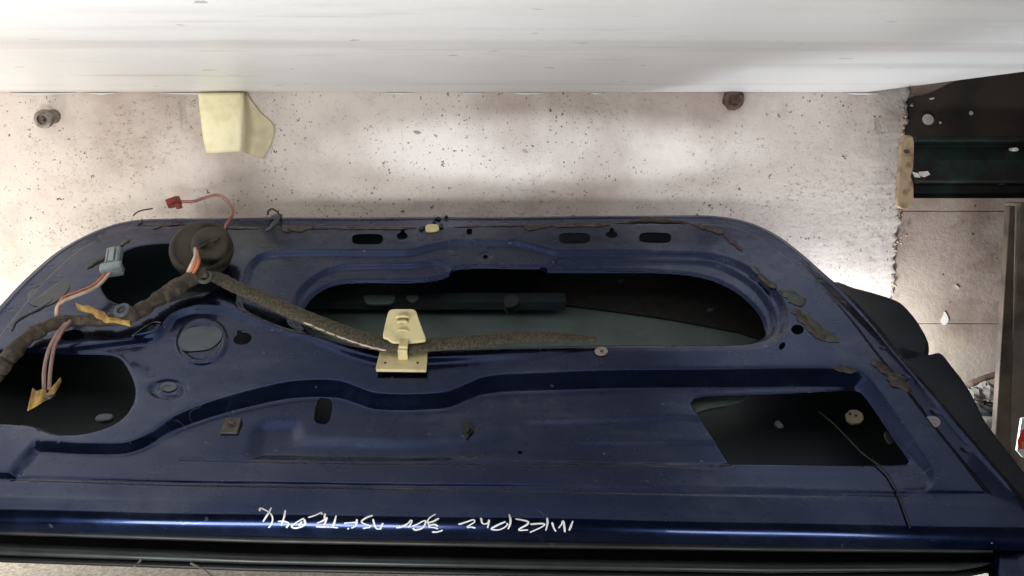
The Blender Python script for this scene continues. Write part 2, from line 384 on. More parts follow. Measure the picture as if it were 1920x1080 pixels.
# painted plaster coat on the wall, with a ragged right-hand edge
def edge_x(z, y_px=None):
    return 0.0
wall_v = []; wall_f = []
ys = np.linspace(0, SOF_Z+0.25, 320)
rnd = np.random.RandomState(11)
jag = np.convolve(rnd.randn(320), np.ones(2)/2, 'same')*0.0032+np.convolve(rnd.randn(320), np.hanning(24)/5, 'same')*0.0035
XE = float(atY(1688, 400, WALL_Y)[0])
tot = []
for i, z in enumerate(ys):
    xe = XE+jag[i]
    xs = [-2.5, -1.2, -0.6, 0.0, 0.4, 0.65, xe-0.012, xe-0.004, xe, xe+0.002]
    yy = [WALL_Y]*7+[WALL_Y+0.0012, WALL_Y+0.004+abs(jag[i])*0.3, WALL_Y+0.016]
    for a, b in zip(xs, yy): wall_v.append((a, b, z))
n = 10
for i in range(len(ys)-1):
    for j in range(n-1): wall_f.append((i*n+j, i*n+j+1, (i+1)*n+j+1, (i+1)*n+j))
wall = mesh_obj('wall', wall_v, wall_f, M['wall'], kind='structure')

# bare block wall beside it, each block a piece, mortar set back
WB = WALL_Y+0.012
mort = mesh_obj('block_wall', *box(((XE-0.1+2.2)/2, WB+0.1015, 0.75), (2.2-XE+0.1, 0.2, 1.5)), M['block'], smooth=False, kind='structure')
zj = float(atY(1800, 605, WB)[2]); xj = float(atY(1806, 640, WB)[0])
bw, bh, mg = 0.66, 0.217, 0.0022
brk = None
for r in range(-4, 4):
    for c in range(-1, 3):
        x0 = xj + c*bw + (-0.25 if r % 2 else 0.30); x1 = x0+bw-mg
        z1 = zj + (r+1)*bh - mg; z0 = z1 - bh + mg
        x0 = max(x0, XE-0.05)
        if x1 < XE+0.01 or z0 < -0.05 or z1 > 1.5 or x0 > 1.6: continue
        rr = np.random.RandomState(r*7+c+40)
        off = rr.uniform(-0.0006, 0.0006)
        o = mesh_obj('block', *box(((x0+x1)/2, WB+0.02+off, (z0+z1)/2), (x1-x0, 0.04, z1-z0)), M['block'], parent=mort, smooth=False)
        bevel(o, 0.001, 2)

# soffit close overhead: a board whose right-hand edge runs towards the camera
pA = atZ(1632, 172.0, SOF_Z); pB = atZ(1925, 134.0, SOF_Z)
dirn = (pB-pA)/np.linalg.norm(pB-pA)
pC = pA+dirn*1.0
front = 0.64
pC = pA + dirn*((pA[1]-front)/(-dirn[1]))
poly = [(-2.3, WALL_Y-0.001, SOF_Z), (pA[0], WALL_Y-0.001, SOF_Z), (pC[0], front, SOF_Z), (-2.3, front, SOF_Z)]
top = [(a, b, c+0.035) for a, b, c in poly]
soff = mesh_obj('ceiling', *prism(poly, top), M['soffit'], smooth=False, kind='structure'); bevel(soff, 0.004, 2)
# thin caulk line and flaking paint where the soffit meets the wall
for x0, x1, y0, dz in ((20, 140, 186, 0.004), (160, 215, 187, 0.003), (300, 420, 176, 0.003), (720, 775, 164, 0.002), (870, 905, 171, 0.003), (965, 1015, 171, 0.003), (1110, 1130, 173, 0.003), (1590, 1650, 175, 0.004)):
    t = np.linspace(0, 1, 9); xs = x0+(x1-x0)*t
    P = atY(xs, np.full(9, 173.6), WALL_Y-0.003)
    rr = np.random.RandomState(x0); wv = 0.0008+dz*np.sin(t*math.pi)*rr.uniform(0.5, 1, 9)
    V = []; Fc = []
    for i in range(9):
        V += [P[i]+[0, 0, -0.0002], P[i]+[0, -wv[i]*0.8, -wv[i]], P[i]+[0, 0.002, -wv[i]*1.2]]
    for i in range(8):
        for a, b in ((0, 1), (1, 2)): Fc.append((i*3+a, i*3+b, i*3+3+b, i*3+3+a))
    mesh_obj('paint_flake', V, Fc, M['soffit'], parent=wall)

rs = np.random.RandomState(21); cv = []; cf = []
for i in range(46):
    z = rs.uniform(0.36, SOF_Z-0.02); x = XE+rs.normal(-0.002, 0.006); r = rs.uniform(0.0012, 0.0040); c = np.array([x, WALL_Y-0.0006, z])
    n_ = 6; a0 = rs.uniform(0, 6)
    ring = [c+np.array([r*rs.uniform(0.6, 1.2)*math.cos(a0+2*math.pi*k/n_), 0.001, r*rs.uniform(0.6, 1.2)*math.sin(a0+2*math.pi*k/n_)]) for k in range(n_)]
    o_ = len(cv); cv += ring+[c+np.array([0, -r*0.5, 0])]
    cf += [(o_+k, o_+n_, o_+(k+1) % n_) for k in range(n_)]
mesh_obj('plaster_crumbs', cv, cf, M['brace'], parent=wall, smooth=False, kind='stuff')
# ------------------------------------------------------------------ the car door
door = bpy.data.objects.new('car_door', None); COL.objects.link(door)
door.location = ORG; door.rotation_euler = (BETA, 0, 0); door.empty_display_size = 0.1
tag(door, 'stripped dark blue car door shell lying upside down, inner panel facing out, with white handwriting', 'car door')

OUT_PX = [(-190, 1030), (-185, 900), (-150, 760), (-95, 670), (-40, 602), (0, 556), (45, 510), (100, 464), (160, 431), (212, 412), (260, 403), (330, 400), (480, 399), (700, 398), (1000, 397),
          (1230, 394.5), (1330, 395), (1385, 402), (1425, 414), (1465, 434), (1512, 467), (1556, 503), (1602, 541), (1652, 594), (1702, 655), (1760, 722), (1812, 786), (1852, 832), (1895, 884), (1950, 955), (1998, 1040)]
outline = px(OUT_PX, 5, closed=False)
ROLL0 = D(0.0, 951.0)[:2]; ROLL1 = D(1860.0, 985.0)[:2]      # where the sill starts to roll over into the window slot
rd = (ROLL1-ROLL0)/np.linalg.norm(ROLL1-ROLL0); rn = np.array([rd[1], -rd[0]])     # rn points down the sheet
RT = 0.013
def roll_t(U, V): return (U-ROLL0[0])*rn[0]+(V-ROLL0[1])*rn[1]
_ol = outline[roll_t(outline[:, 0], outline[:, 1]) < -0.002]
def _on(p): return p-rn*(np.dot(p-ROLL0, rn))
SILL_R = _on(_ol[-1])+rd*0.020; SILL_L = _on(_ol[0])-rd*0.004
outline = np.vstack([_ol, [SILL_R], [SILL_L]])
APER = [(561, 585), (566, 562), (585, 538), (615, 520), (650, 513), (700, 512), (785, 511), (825, 506), (856, 495), (900, 493), (1000, 494), (1100, 494), (1200, 493.5), (1285, 497), (1340, 508), (1385, 530),
        (1420, 562), (1437, 592), (1434, 615), (1415, 632), (1385, 640), (1300, 640), (1150, 640), (1000, 642), (860, 648), (760, 652), (690, 646), (620, 628), (575, 606)]
HAND = [(1300, 738), (1308, 727), (1335, 722), (1480, 717), (1590, 712), (1612, 715), (1628, 730), (1662, 778), (1700, 838), (1709, 853), (1704, 860), (1690, 861), (1540, 861), (1400, 860), (1378, 858), (1364, 840), (1330, 786), (1304, 748)]
SPK1 = [(188, 530), (196, 508), (216, 484), (250, 465), (290, 458), (330, 457), (370, 468), (400, 490), (410, 515), (398, 540), (355, 556), (300, 570), (250, 575), (212, 565), (194, 550)]
SPK2 = [(-95, 700), (-60, 668), (20, 656), (100, 655), (195, 656), (222, 664), (240, 690), (250, 718), (248, 745), (230, 775), (198, 797), (150, 810), (108, 811), (75, 800), (48, 793), (0, 790), (-80, 786), (-100, 750)]
big = [px(p, 5) for p in (APER, HAND, SPK1, SPK2)]
small_px = [oval(689, 447.5, 29, 10, 0, 24, 3.6), oval(1077, 447, 29, 10, 0, 24, 3.6), oval(1228.5, 445.5, 30, 10, 0, 24, 3.6),
            oval(754, 442, 10.5, 6.5), oval(1147, 440.5, 11, 6.5), oval(880, 435, 5.5, 5.5, 0, 12, 4),
            oval(453, 629, 17.5, 11, -12), oval(601, 747.5, 16, 27, 8, 24, 3.2), oval(135, 627.5, 20, 10, -6, 20, 2.6),
            oval(285, 617, 7.5, 5.5, -15), oval(1495, 619, 12, 9.5), oval(1466, 650, 5, 8, 35, 12), oval(910, 473.5, 5, 3.8, 0, 12), oval(975, 835.5, 5, 4, 0, 12)]
small_px += [oval(755, 434, 4, 4, 0, 10, 4), oval(1147, 432.5, 4.2, 4.4, 0, 10, 4), oval(447, 617, 4.5, 4, 0, 10, 4)]
small = [px(p, 1) for p in small_px]

LOW = [(68, 827), (150, 829), (228, 828), (268, 812), (320, 776), (390, 747), (470, 723), (540, 707), (600, 703), (640, 706), (672, 717), (706, 729), (760, 732), (830, 729), (868, 714), (900, 701), (950, 695), (1240, 692), (1500, 690), (1588, 692),
       (1622, 703), (1648, 733), (1700, 806), (1742, 868), (1752, 900), (1735, 922), (1690, 929), (1580, 927), (1200, 921), (960, 917), (480, 907), (200, 900), (60, 896), (24, 891), (36, 866)]
low = px(LOW, 4)
S1 = [(445, 575), (452, 530), (470, 488), (500, 471.5), (560, 468), (760, 468), (808, 459), (850, 451), (965, 451), (1005, 460), (1045, 470), (1300, 470), (1368, 482), (1430, 515), (1468, 560), (1476, 600), (1462, 638), (1425, 657), (1300, 660), (900, 664), (760, 668), (690, 662), (600, 634), (520, 612)]
s1 = px(S1, 4)
S2 = [(540, 600), (545, 565), (562, 530), (600, 501), (650, 487), (775, 485), (812, 480), (838, 487), (870, 512), (980, 512), (1012, 494), (1046, 479), (1300, 478), (1360, 489), (1420, 525), (1453, 570), (1458, 610), (1440, 636), (1400, 649), (1300, 650), (900, 655), (760, 660), (690, 655), (610, 632)]
s2 = px(S2, 4)
MID = [(30, 654), (120, 648), (190, 640), (246, 634), (285, 628), (304, 609), (322, 588), (366, 574), (420, 577), (500, 602), (590, 630), (660, 657), (730, 672), (820, 668), (1000, 662), (1240, 660), (1240, 990), (900, 990), (600, 990), (100, 990), (-60, 960), (-120, 800), (-80, 670)]
mid = px(MID, 4)
ARM = [(462, 846), (464, 810), (472, 782), (490, 770), (525, 765), (553, 766), (562, 778), (566, 796), (582, 803), (640, 801), (760, 807), (900, 800), (1050, 792), (1140, 800), (1140, 856), (900, 857), (600, 853), (490, 850)]
arm = px(ARM, 4)
RAIL = px([(1330, 392), (1420, 425), (1480, 470), (1545, 520), (1620, 590), (1680, 650), (1740, 712), (1800, 772), (1860, 840), (1900, 892), (1990, 1010), (2200, 1010), (2200, 392)], 3)
CR1 = px([(335, 848), (480, 853), (700, 856), (1000, 860), (1180, 861), (1370, 862)], 2, closed=False)
CR2 = px([(24, 892), (36, 866), (66, 829)], 2, closed=False)
SHELF = px([(905, 778), (1010, 771), (1150, 768), (1330, 767), (1390, 860), (1200, 862), (905, 856)], 3)
SHELF2 = px([(1050, 814), (1200, 812), (1350, 812), (1400, 858), (1200, 860), (1060, 858)], 3)
BOSS = px(oval(378, 635, 47, 44, -20, 28), 1); BOSS_IN = px(oval(378, 637, 38, 33, -20, 28), 1)
BOSS2 = px(oval(312, 722, 38, 20, 0, 24), 1); BOSS2_IN = px(oval(316, 723, 24, 12, 0, 24), 1)
BOSS3 = px([(250, 632), (262, 620), (285, 606), (302, 607), (300, 618), (285, 626)], 4)
PL1 = px(oval(910, 473.5, 14, 9, 0, 20), 1)
# spot welds along the flange
WELD = []
_n = np.roll(outline, -1, 0)-np.roll(outline, 1, 0); _n = np.column_stack([_n[:, 1], -_n[:, 0]]); _n /= np.linalg.norm(_n, axis=1)[:, None]+1e-9
_acc = 0.0
for _i in range(1, len(outline)):
    _acc += np.linalg.norm(outline[_i]-outline[_i-1])
    if _acc > 0.055 and outline[_i, 1] > 0.12: WELD.append(outline[_i]+_n[_i]*0.026); _acc = 0.0
AX = lambda x, y: D(float(x), float(y))[0]
def fac(x, a, b, k=15.0):        # flat-faced riser with rounded corners, 0 -> 1 from a to b
    t = np.clip((x-a)/(b-a), -2, 3)
    sp = lambda q: np.logaddexp(0, k*q)/k
    return sp(t)-sp(t-1)
CR3 = px([(24, 892), (60, 896), (200, 900), (480, 907), (960, 917), (1200, 921), (1580, 927)], 2, closed=False)
def height(U, V):
    h = np.zeros_like(U)
    do = -sdf(outline, U, V, 0.3)                               # inside distance to the outline
    ft = ss(V, 0.02, 0.12)                                      # the flange does not run along the window slot
    h -= 0.007*(1-ss(do, 0.040, 0.048))*ft
    h -= 0.0045*(1-ss(do, 0.0, 0.006))*ft
    h += 0.0016*np.exp(-((do-0.013)/0.0022)**2)*ft              # hem bead
    r = sdf(RAIL, U, V, 0.4); h -= 0.006*ss(-r, -0.012, 0.012)*ss(U, AX(1480, 470), AX(1620, 590))*0.8
    fm = (1-ss(U, AX(760, 660), AX(1150, 660)))*ss(V, D(960., 930.)[1], D(960., 690.)[1])
    h -= 0.007*fac(-sdf(mid, U, V, 0.2), 0.0, 0.0085, 9)*fm
    h -= 0.008*fac(-sdf(s1, U, V, 0.1), 0.0, 0.0078)*(1-0.6*ss(V, 0.0, 1.0)*0)*ss(V, D(960., 668.)[1], D(960., 600.)[1])
    h -= 0.007*fac(-sdf(s2, U, V, 0.1), 0.0, 0.0070)*ss(V, D(960., 660.)[1], D(960., 600.)[1])
    dl = -sdf(low, U, V, 0.2)
    vc = D(960., 917.)[1]; vt = D(960., 700.)[1]
    slope = np.clip((V-vc)/(vt-vc), 0, 1.1)
    dep = 0.0013+0.019*slope**0.7
    h -= dep*fac(dl/np.maximum(dep/1.15, 0.004), 0.0, 1.0, 10)
    left = ss(U, AX(20, 860), AX(70, 830))
    fa = 1-ss(U, AX(640, 820), AX(1080, 820))
    h -= 0.0075*fac(-sdf(arm, U, V, 0.1), -0.001, 0.0135, 6)*fa
    h -= 0.0016*np.exp(-(dline(CR1, U, V)/0.0018)**2)
    h -= 0.0015*np.exp(-(dline(CR3, U, V)/0.0017)**2)
    h -= 0.0025*np.exp(-(dline(CR2, U, V)/0.004)**2)
    h -= 0.0030*ss(-sdf(SHELF, U, V, 0.1), -0.002, 0.008)*ss(U, AX(880, 780), AX(1080, 780))
    h -= 0.0020*ss(-sdf(SHELF2, U, V, 0.1), -0.001, 0.007)*ss(U, AX(1040, 820), AX(1120, 820))
    h += 0.0035*ss(-sdf(BOSS, U, V), -0.003, 0.003) - 0.0022*ss(-sdf(BOSS_IN, U, V), -0.002, 0.003)
    h -= 0.004*ss(-sdf(BOSS2, U, V), -0.002, 0.006); h += 0.0025*ss(-sdf(BOSS2_IN, U, V), -0.002, 0.003)
    h += 0.003*ss(-sdf(BOSS3, U, V), -0.002, 0.003)
    h -= 0.0018*ss(-sdf(PL1, U, V), 0.0, 0.003)
    for wx, wy in WELD: h -= 0.0007*np.exp(-((U-wx)**2+(V-wy)**2)/0.0032**2)
    # gentle oil-canning of the pressed sheet
    h += 0.0009*np.sin(U*9.0+1.3)*np.sin(V*13+0.6) + 0.0005*np.sin(U*23+V*17)
    # pressed lips round the big openings
    for q, R in zip(big, (0.0075, 0.003, 0.003, 0.003)):
        d = np.clip(sdf(q, U, V), 0, R); a = (R-d)*0.93; h -= R-np.sqrt(np.maximum(R*R-a*a, 0))
    t = roll_t(U, V); tm = math.radians(72.0); tc = np.clip(t, 0, RT)
    h += RT/tm*np.log(np.cos(tm*tc/RT)) - np.clip(t-RT, 0, 1)*math.tan(tm)
    return h
HG = {}
def hsample(u, v):               # bilinear look-up in the pressed sheet's height grid
    H, u0, v0, h = HG['H'], HG['u0'], HG['v0'], HG['h']
    a = np.clip((u-u0)/h, 0, H.shape[1]-1.001); b = np.clip((v-v0)/h, 0, H.shape[0]-1.001)
    i = a.astype(int); j = b.astype(int); a = a-i; b = b-j
    return H[j, i]*(1-a)*(1-b)+H[j, i+1]*a*(1-b)+H[j+1, i]*(1-a)*b+H[j+1, i+1]*a*b
def DS(x, y, lift=0.0):          # pixel -> point on the pressed sheet
    x = np.asarray(x, float); y = np.asarray(y, float); wz = np.zeros(x.shape)
    for _ in range(12):
        p = D(x, y, wz); wz = 0.5*wz+0.5*(hsample(p[..., 0], p[..., 1])+lift)
    return D(x, y, wz)

def sheet(name, h, u0, u1, v0, v1, hfun, cut, mat, rim):
    nu = int((u1-u0)/h)+1; nv = int((v1-v0)/h)+1
    U, V = np.meshgrid(u0+np.arange(nu)*h, v0+np.arange(nv)*h)
    H = hfun(U, V)
    if name == 'inner_panel': HG.update(H=H, u0=u0, v0=v0, h=h)
    Hv, Hu = np.gradient(H, h)
    r = cut(U, V); rv, ru = np.gradient(r, h); g2 = ru*ru+rv*rv+1e-9
    snap = np.abs(r) < 0.71*h
    du = np.where(snap, -r*ru/g2, 0); dv = np.where(snap, -r*rv/g2, 0)
    L = np.hypot(du, dv); s = np.where(L > 0.8*h, 0.8*h/np.maximum(L, 1e-9), 1); du *= s; dv *= s
    rs = np.where(snap, 0, r)
    co = np.stack([U+du, V+dv, H+Hu*du+Hv*dv], -1).reshape(-1, 3)
    nr = np.stack([-Hu, -Hv, np.ones_like(H)], -1).reshape(-1, 3); nr /= np.linalg.norm(nr, axis=1)[:, None]
    I = np.arange(nu*nv).reshape(nv, nu)
    Q = np.stack([I[:-1, :-1], I[:-1, 1:], I[1:, 1:], I[1:, :-1]], -1).reshape(-1, 4)
    rf = rs.ravel()[Q]; ro = r.ravel()[Q].mean(1)
    keep = (rf.max(1) > 0) & (rf.min(1) >= 0) | ((rf.max(1) == 0) & (rf.min(1) == 0) & (ro > 0))
    Q = Q[keep]
    # rims: open edges turned down through the metal's thickness
    E = np.concatenate([Q[:, [0, 1]], Q[:, [1, 2]], Q[:, [2, 3]], Q[:, [3, 0]]])
    key = np.sort(E, 1); key = key[:, 0].astype(np.int64)*(nu*nv)+key[:, 1]
    _, inv, cnt = np.unique(key, return_inverse=True, return_counts=True)
    B = E[cnt[inv] == 1]
    bt = np.unique(B); lookup = np.zeros(nu*nv, np.int64); N0 = len(co)
    lookup[bt] = np.arange(len(bt))
    topv = co[bt]; botv = co[bt].copy(); botv[:, 2] -= rim(topv[:, 0], topv[:, 1])
    co2 = np.vstack([co, topv, botv])
    RQ = np.stack([B[:, 1], B[:, 0], B[:, 0], B[:, 1]], -1)
    RQ = np.stack([N0+lookup[B[:, 1]], N0+lookup[B[:, 0]], N0+len(bt)+lookup[B[:, 0]], N0+len(bt)+lookup[B[:, 1]]], -1)
    faces = np.vstack([Q, RQ])
    used = np.unique(faces); remap = np.full(len(co2), -1, np.int64); remap[used] = np.arange(len(used))
    co2 = co2[used]; faces = remap[faces]
    m = bpy.data.meshes.new(name); m.vertices.add(len(co2)); m.vertices.foreach_set('co', co2.ravel())
    m.loops.add(faces.size); m.loops.foreach_set('vertex_index', faces.ravel().astype(np.int32))
    m.polygons.add(len(faces)); m.polygons.foreach_set('loop_start', np.arange(0, faces.size, 4, dtype=np.int32)); m.polygons.foreach_set('loop_total', np.full(len(faces), 4, np.int32))
    m.polygons.foreach_set('use_smooth', np.ones(len(faces), bool)); m.update(calc_edges=True)
    ln = np.zeros((faces.size, 3)); nq = Q.size
    ln[:nq] = nr[Q.ravel()]
    f4 = co2[faces[len(Q):]]
    fn = np.cross(f4[:, 2]-f4[:, 0], f4[:, 3]-f4[:, 1]); fn /= np.linalg.norm(fn, axis=1)[:, None]+1e-12
    ln[nq:] = np.repeat(fn, 4, 0)
    m.normals_split_custom_set(ln.tolist())
    o = bpy.data.objects.new(name, m); COL.objects.link(o); m.materials.append(mat); o.parent = door
    return o
def cut(U, V):
    r = -sdf(outline, U, V, 0.4)
    for q in big+small: r = np.minimum(r, sdf(q, U, V, 0.02))
    return r
vtop = outline[:, 1].max(); umin, umax = outline[:, 0].min(), outline[:, 0].max()
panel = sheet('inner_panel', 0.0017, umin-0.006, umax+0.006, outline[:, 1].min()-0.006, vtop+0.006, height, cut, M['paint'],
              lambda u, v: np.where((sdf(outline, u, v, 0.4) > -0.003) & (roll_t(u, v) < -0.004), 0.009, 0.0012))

# the sill rolling over into the slot
_L = np.linalg.norm(SILL_R-SILL_L); _s = np.linspace(0, _L, 140); _t = np.concatenate([np.linspace(-0.0025, 0, 3), np.linspace(0.0006, RT, 20), [RT+0.0012, RT+0.003]])
_U = SILL_L[0]+rd[0]*_s[None, :]+rn[0]*_t[:, None]; _V = SILL_L[1]+rd[1]*_s[None, :]+rn[1]*_t[:, None]
_H = height(_U, _V); _H[:3] -= np.array([0.0012, 0.0006, 0.0])[:, None]
_nr, _nc = _U.shape
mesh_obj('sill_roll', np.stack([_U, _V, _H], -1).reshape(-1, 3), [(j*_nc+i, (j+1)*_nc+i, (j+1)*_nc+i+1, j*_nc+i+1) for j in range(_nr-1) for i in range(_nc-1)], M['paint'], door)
# outer skin: the other side of the hollow door
def skin_h(U, V):
    do = -sdf(outline, U, V, 0.4); do = np.clip(do, 0, 0.5)
    edge = np.minimum(do, 0.09)/0.09
    edge = np.where(V < 0.05, np.maximum(edge, 0.6*(1-ss(V, 0.0, 0.05))), edge)
    return -0.020-0.062*np.sqrt(np.clip(1-(1-edge)**2, 0, 1))-0.012*np.cos((V-0.3)*2.2)
XS = np.array([-190., 0, 480, 960, 1440, 1990]); YS = np.array([1034., 1047, 1062, 1072, 1080, 1080])
_b = D(XS[::-1], YS[::-1], -0.075)[:, :2]
_keep = outline[outline[:, 1] > _b[:, 1].max()+0.01]
outline_skin = np.vstack([_keep, _b+np.array([[-0.02, 0]]*1)*0])
def ocut(U, V): return np.minimum(-sdf(outline, U, V, 0.4), -sdf(outline_skin, U, V, 0.4))
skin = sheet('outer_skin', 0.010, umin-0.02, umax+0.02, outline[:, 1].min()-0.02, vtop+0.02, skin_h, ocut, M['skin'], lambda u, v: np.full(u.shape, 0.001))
# the painted show face of the outer skin, 1.5 mm outside the primed one
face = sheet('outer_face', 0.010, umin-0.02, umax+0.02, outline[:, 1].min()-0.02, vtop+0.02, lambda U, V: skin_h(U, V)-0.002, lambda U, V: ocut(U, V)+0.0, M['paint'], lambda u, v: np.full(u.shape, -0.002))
# hem that closes the gap between panel and skin all round
hem = []
n = len(outline)
flange_v = []; flange_f = []
hz = height(outline[:, 0], outline[:, 1])
for i in range(n):
    u, v = outline[i]
    flange_v += [(u, v, hz[i]-0.0085), (u, v, hz[i]-0.028)]
for i in range(n):
    j = (i+1) % n
    if i == n-2: continue
    flange_f.append((2*i, 2*i+1, 2*j+1, 2*j))
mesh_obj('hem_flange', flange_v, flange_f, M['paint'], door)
# painted lumps of the shut face showing past the right-hand edge
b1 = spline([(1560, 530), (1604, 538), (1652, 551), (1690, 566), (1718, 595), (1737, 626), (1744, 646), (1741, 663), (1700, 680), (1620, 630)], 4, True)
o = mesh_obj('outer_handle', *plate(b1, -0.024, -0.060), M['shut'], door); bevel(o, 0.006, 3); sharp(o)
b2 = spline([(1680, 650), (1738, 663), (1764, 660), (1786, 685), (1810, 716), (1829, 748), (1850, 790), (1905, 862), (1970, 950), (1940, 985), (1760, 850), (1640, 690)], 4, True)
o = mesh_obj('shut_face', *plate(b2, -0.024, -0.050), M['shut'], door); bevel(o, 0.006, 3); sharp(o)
# ------------------------------------------------------------------ parts of the door
def part(name, VF, mat, parent=door, smooth=True, bev=0, label=None):
    o = mesh_obj(name, VF[0], VF[1], mat, parent, smooth, label=label)
    if bev: bevel(o, bev, 2); sharp(o)
    return o
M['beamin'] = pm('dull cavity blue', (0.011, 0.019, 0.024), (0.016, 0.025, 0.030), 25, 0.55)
# --- inside the hollow, seen through the openings
pad = px([(1000, 515), (1100, 500), (1300, 500), (1400, 540), (1450, 620), (1390, 612), (1260, 588), (1130, 570), (1010, 553)], 3, wz=-0.075)
def skin_pad(poly, lift, thick):
    wz = skin_h(poly[:, 0], poly[:, 1])
    t = np.column_stack([poly, wz+lift+thick]); b = np.column_stack([poly, wz+lift]); return prism(t, b)
part('deadening_pad', skin_pad(pad, 0.003, 0.004), M['pad'], smooth=False)
prim = px([(520, 700), (520, 560), (800, 566), (1010, 560), (1130, 568), (1260, 585), (1390, 608), (1450, 632), (1440, 652), (1280, 668), (1000, 700)], 3, wz=-0.075)
part('lit_skin_patch', skin_pad(prim, 0.001, 0.0015), M['primer'], smooth=False)  # lighter patch painting the lit part of the skin behind the long opening
# side impact beam across the opening
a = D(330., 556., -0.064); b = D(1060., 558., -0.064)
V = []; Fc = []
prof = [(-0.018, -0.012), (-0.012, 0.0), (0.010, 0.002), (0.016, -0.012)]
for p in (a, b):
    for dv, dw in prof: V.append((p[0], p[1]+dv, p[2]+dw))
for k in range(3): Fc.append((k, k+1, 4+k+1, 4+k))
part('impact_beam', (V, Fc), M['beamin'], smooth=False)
for x0, x1, y0, y1 in ((684, 740, 553, 568), (762, 785, 553, 563)):
    part('foam_spacer', plate(spline([(x0, y0), (x1, y0), (x1-6, y1), (x0+6, y1)], 4, True), -0.060, -0.066), M['primer'], bev=0.002)
part('inner_clip', plate(spline([(946, 556), (962, 552), (974, 560), (966, 572), (948, 574)], 3, True), -0.04, -0.055), M['black'], bev=0.002)
for x, y in ((1163, 527), (1331, 581)):
    part('loose_flake', plate([(x-5, y-2), (x+6, y-4), (x+4, y+2), (x-4, y+3)], -0.062, -0.064), M['film'], smooth=False)
part('lit_skin_corner', plate(spline([(1285, 705), (1412, 708), (1402, 742), (1374, 758), (1332, 765), (1290, 772)], 3, True), -0.030, -0.034), M['primer'], smooth=False)  # lighter patch painting the lit corner of skin in the latch opening
dk = part('lock_plate', plate(oval(1603, 781, 18, 14, 15, 8), -0.030, -0.034), M['brass'], bev=0.001)
for x, y in ((1594, 776), (1605, 779)): part('screw_hole', plate(oval(x, y, 3.2, 2.4, 0, 10), -0.0296, -0.031), M['black'], dk)
part('lock_tab', plate(spline([(1658, 812), (1670, 808), (1682, 826), (1668, 830)], 3, True), -0.030, -0.034), M['sealgreen'], bev=0.001)
part('lock_tab', plate(spline([(1452, 792), (1460, 788), (1470, 800), (1460, 803)], 3, True), -0.045, -0.05), M['film'], bev=0.001)
part('foam_spacer', plate(spline([(177, 783), (190, 775), (212, 776), (206, 787), (186, 789)], 3, True), -0.020, -0.026), M['patch'], bev=0.002)
# pull cord hanging out of the latch opening
c1 = D(np.array([1535., 1560, 1590, 1612]), np.array([772., 792, 822, 845]), np.array([-0.04, -0.03, -0.015, -0.004]))
xs = np.array([1625., 1645, 1664, 1682, 1694, 1702, 1706]); ys_ = np.array([856., 870, 888, 920, 950, 972, 990])
c2 = DS(xs, ys_, 0.003)
pc = spline(np.vstack([c1, c2]), 5)
part('pull_cord', tube(pc, 0.0011, 6), pm('dark green cord', (0.016, 0.022, 0.014), (0.008, 0.011, 0.008), 60, 0.6))

# --- weatherstrips along the window slot, lofted row by row
XK = np.array([-190., 0, 480, 960, 1440, 1800, 1862])
def loft(name, rows, mat, x0=-190, x1=1862, n=60, parent=door):
    xs = np.linspace(x0, x1, n); V = []; Fc = []
    for ys_, wz in rows:
        y = np.interp(xs, XK, ys_); V += list(D(xs, y, wz))
    R = len(rows)
    for r in range(R-1):
        for i in range(n-1): Fc.append((r*n+i, r*n+i+1, (r+1)*n+i+1, (r+1)*n+i))
    return part(name, (V, Fc), mat, parent)
g1 = np.array([975., 983, 998, 1007, 1014, 1017, 1017])
loft('slot_channel', [(g1-8, -0.034), (g1+10, -0.050), (g1+58, -0.056)], M['gap'], x1=1900)
loft('inner_weatherstrip', [(g1-4, -0.040), (g1, -0.026), (g1+3, -0.022), (g1+9, -0.0205), (g1+17, -0.022), (g1+20, -0.026), (g1+20.5, -0.045)], M['rubber'])
g2 = np.array([1008., 1017, 1037, 1047, 1053.5, 1053.5, 1053.5])
hgt = np.array([23., 23, 20, 19, 20, 17, 4])
loft('outer_weatherstrip', [(g2-1, -0.050), (g2, -0.036), (g2+1.5, -0.034), (g2+hgt*0.5, -0.033), (g2+hgt-2, -0.035), (g2+hgt, -0.040), (g2+hgt+1, -0.060)], M['trim'])
lip = loft('outer_lip', [(g2+hgt+1, -0.050), (g2+hgt+3, -0.046), (g2+hgt+9, -0.046), (g2+hgt+14, -0.049), (g2+hgt+14.5, -0.072)], M['rubber'])
part('screw', plate(oval(1861, 1014, 5, 4, 0, 12), -0.012, -0.03), M['steel'], bev=0.001)
# window frame the door stands on, below the picture
def frame_bar(pts, wdt, dep, name):
    V, Fc = tube(spline(pts, 6), 1.0, 8, squash=(wdt, dep), up=(0, 0, 1)); return part(name, (V, Fc), M['paint'], bev=0)
ur = D(1905., 1040., -0.03)[0]; vb = -0.42
frame_bar([(ur+0.015, 0.03, -0.035), (ur+0.005, -0.06, -0.035), (ur-0.03, -0.22, -0.03), (ur-0.08, -0.36, -0.025), (ur-0.16, vb+0.01, -0.02), (ur-0.35, vb, -0.02), (-0.05, vb+0.01, -0.02), (-0.25, vb+0.06, -0.022), (-0.45, -0.22, -0.028), (-0.66, -0.06, -0.034), (-0.70, 0.0, -0.036)], 0.024, 0.014, 'window_frame')

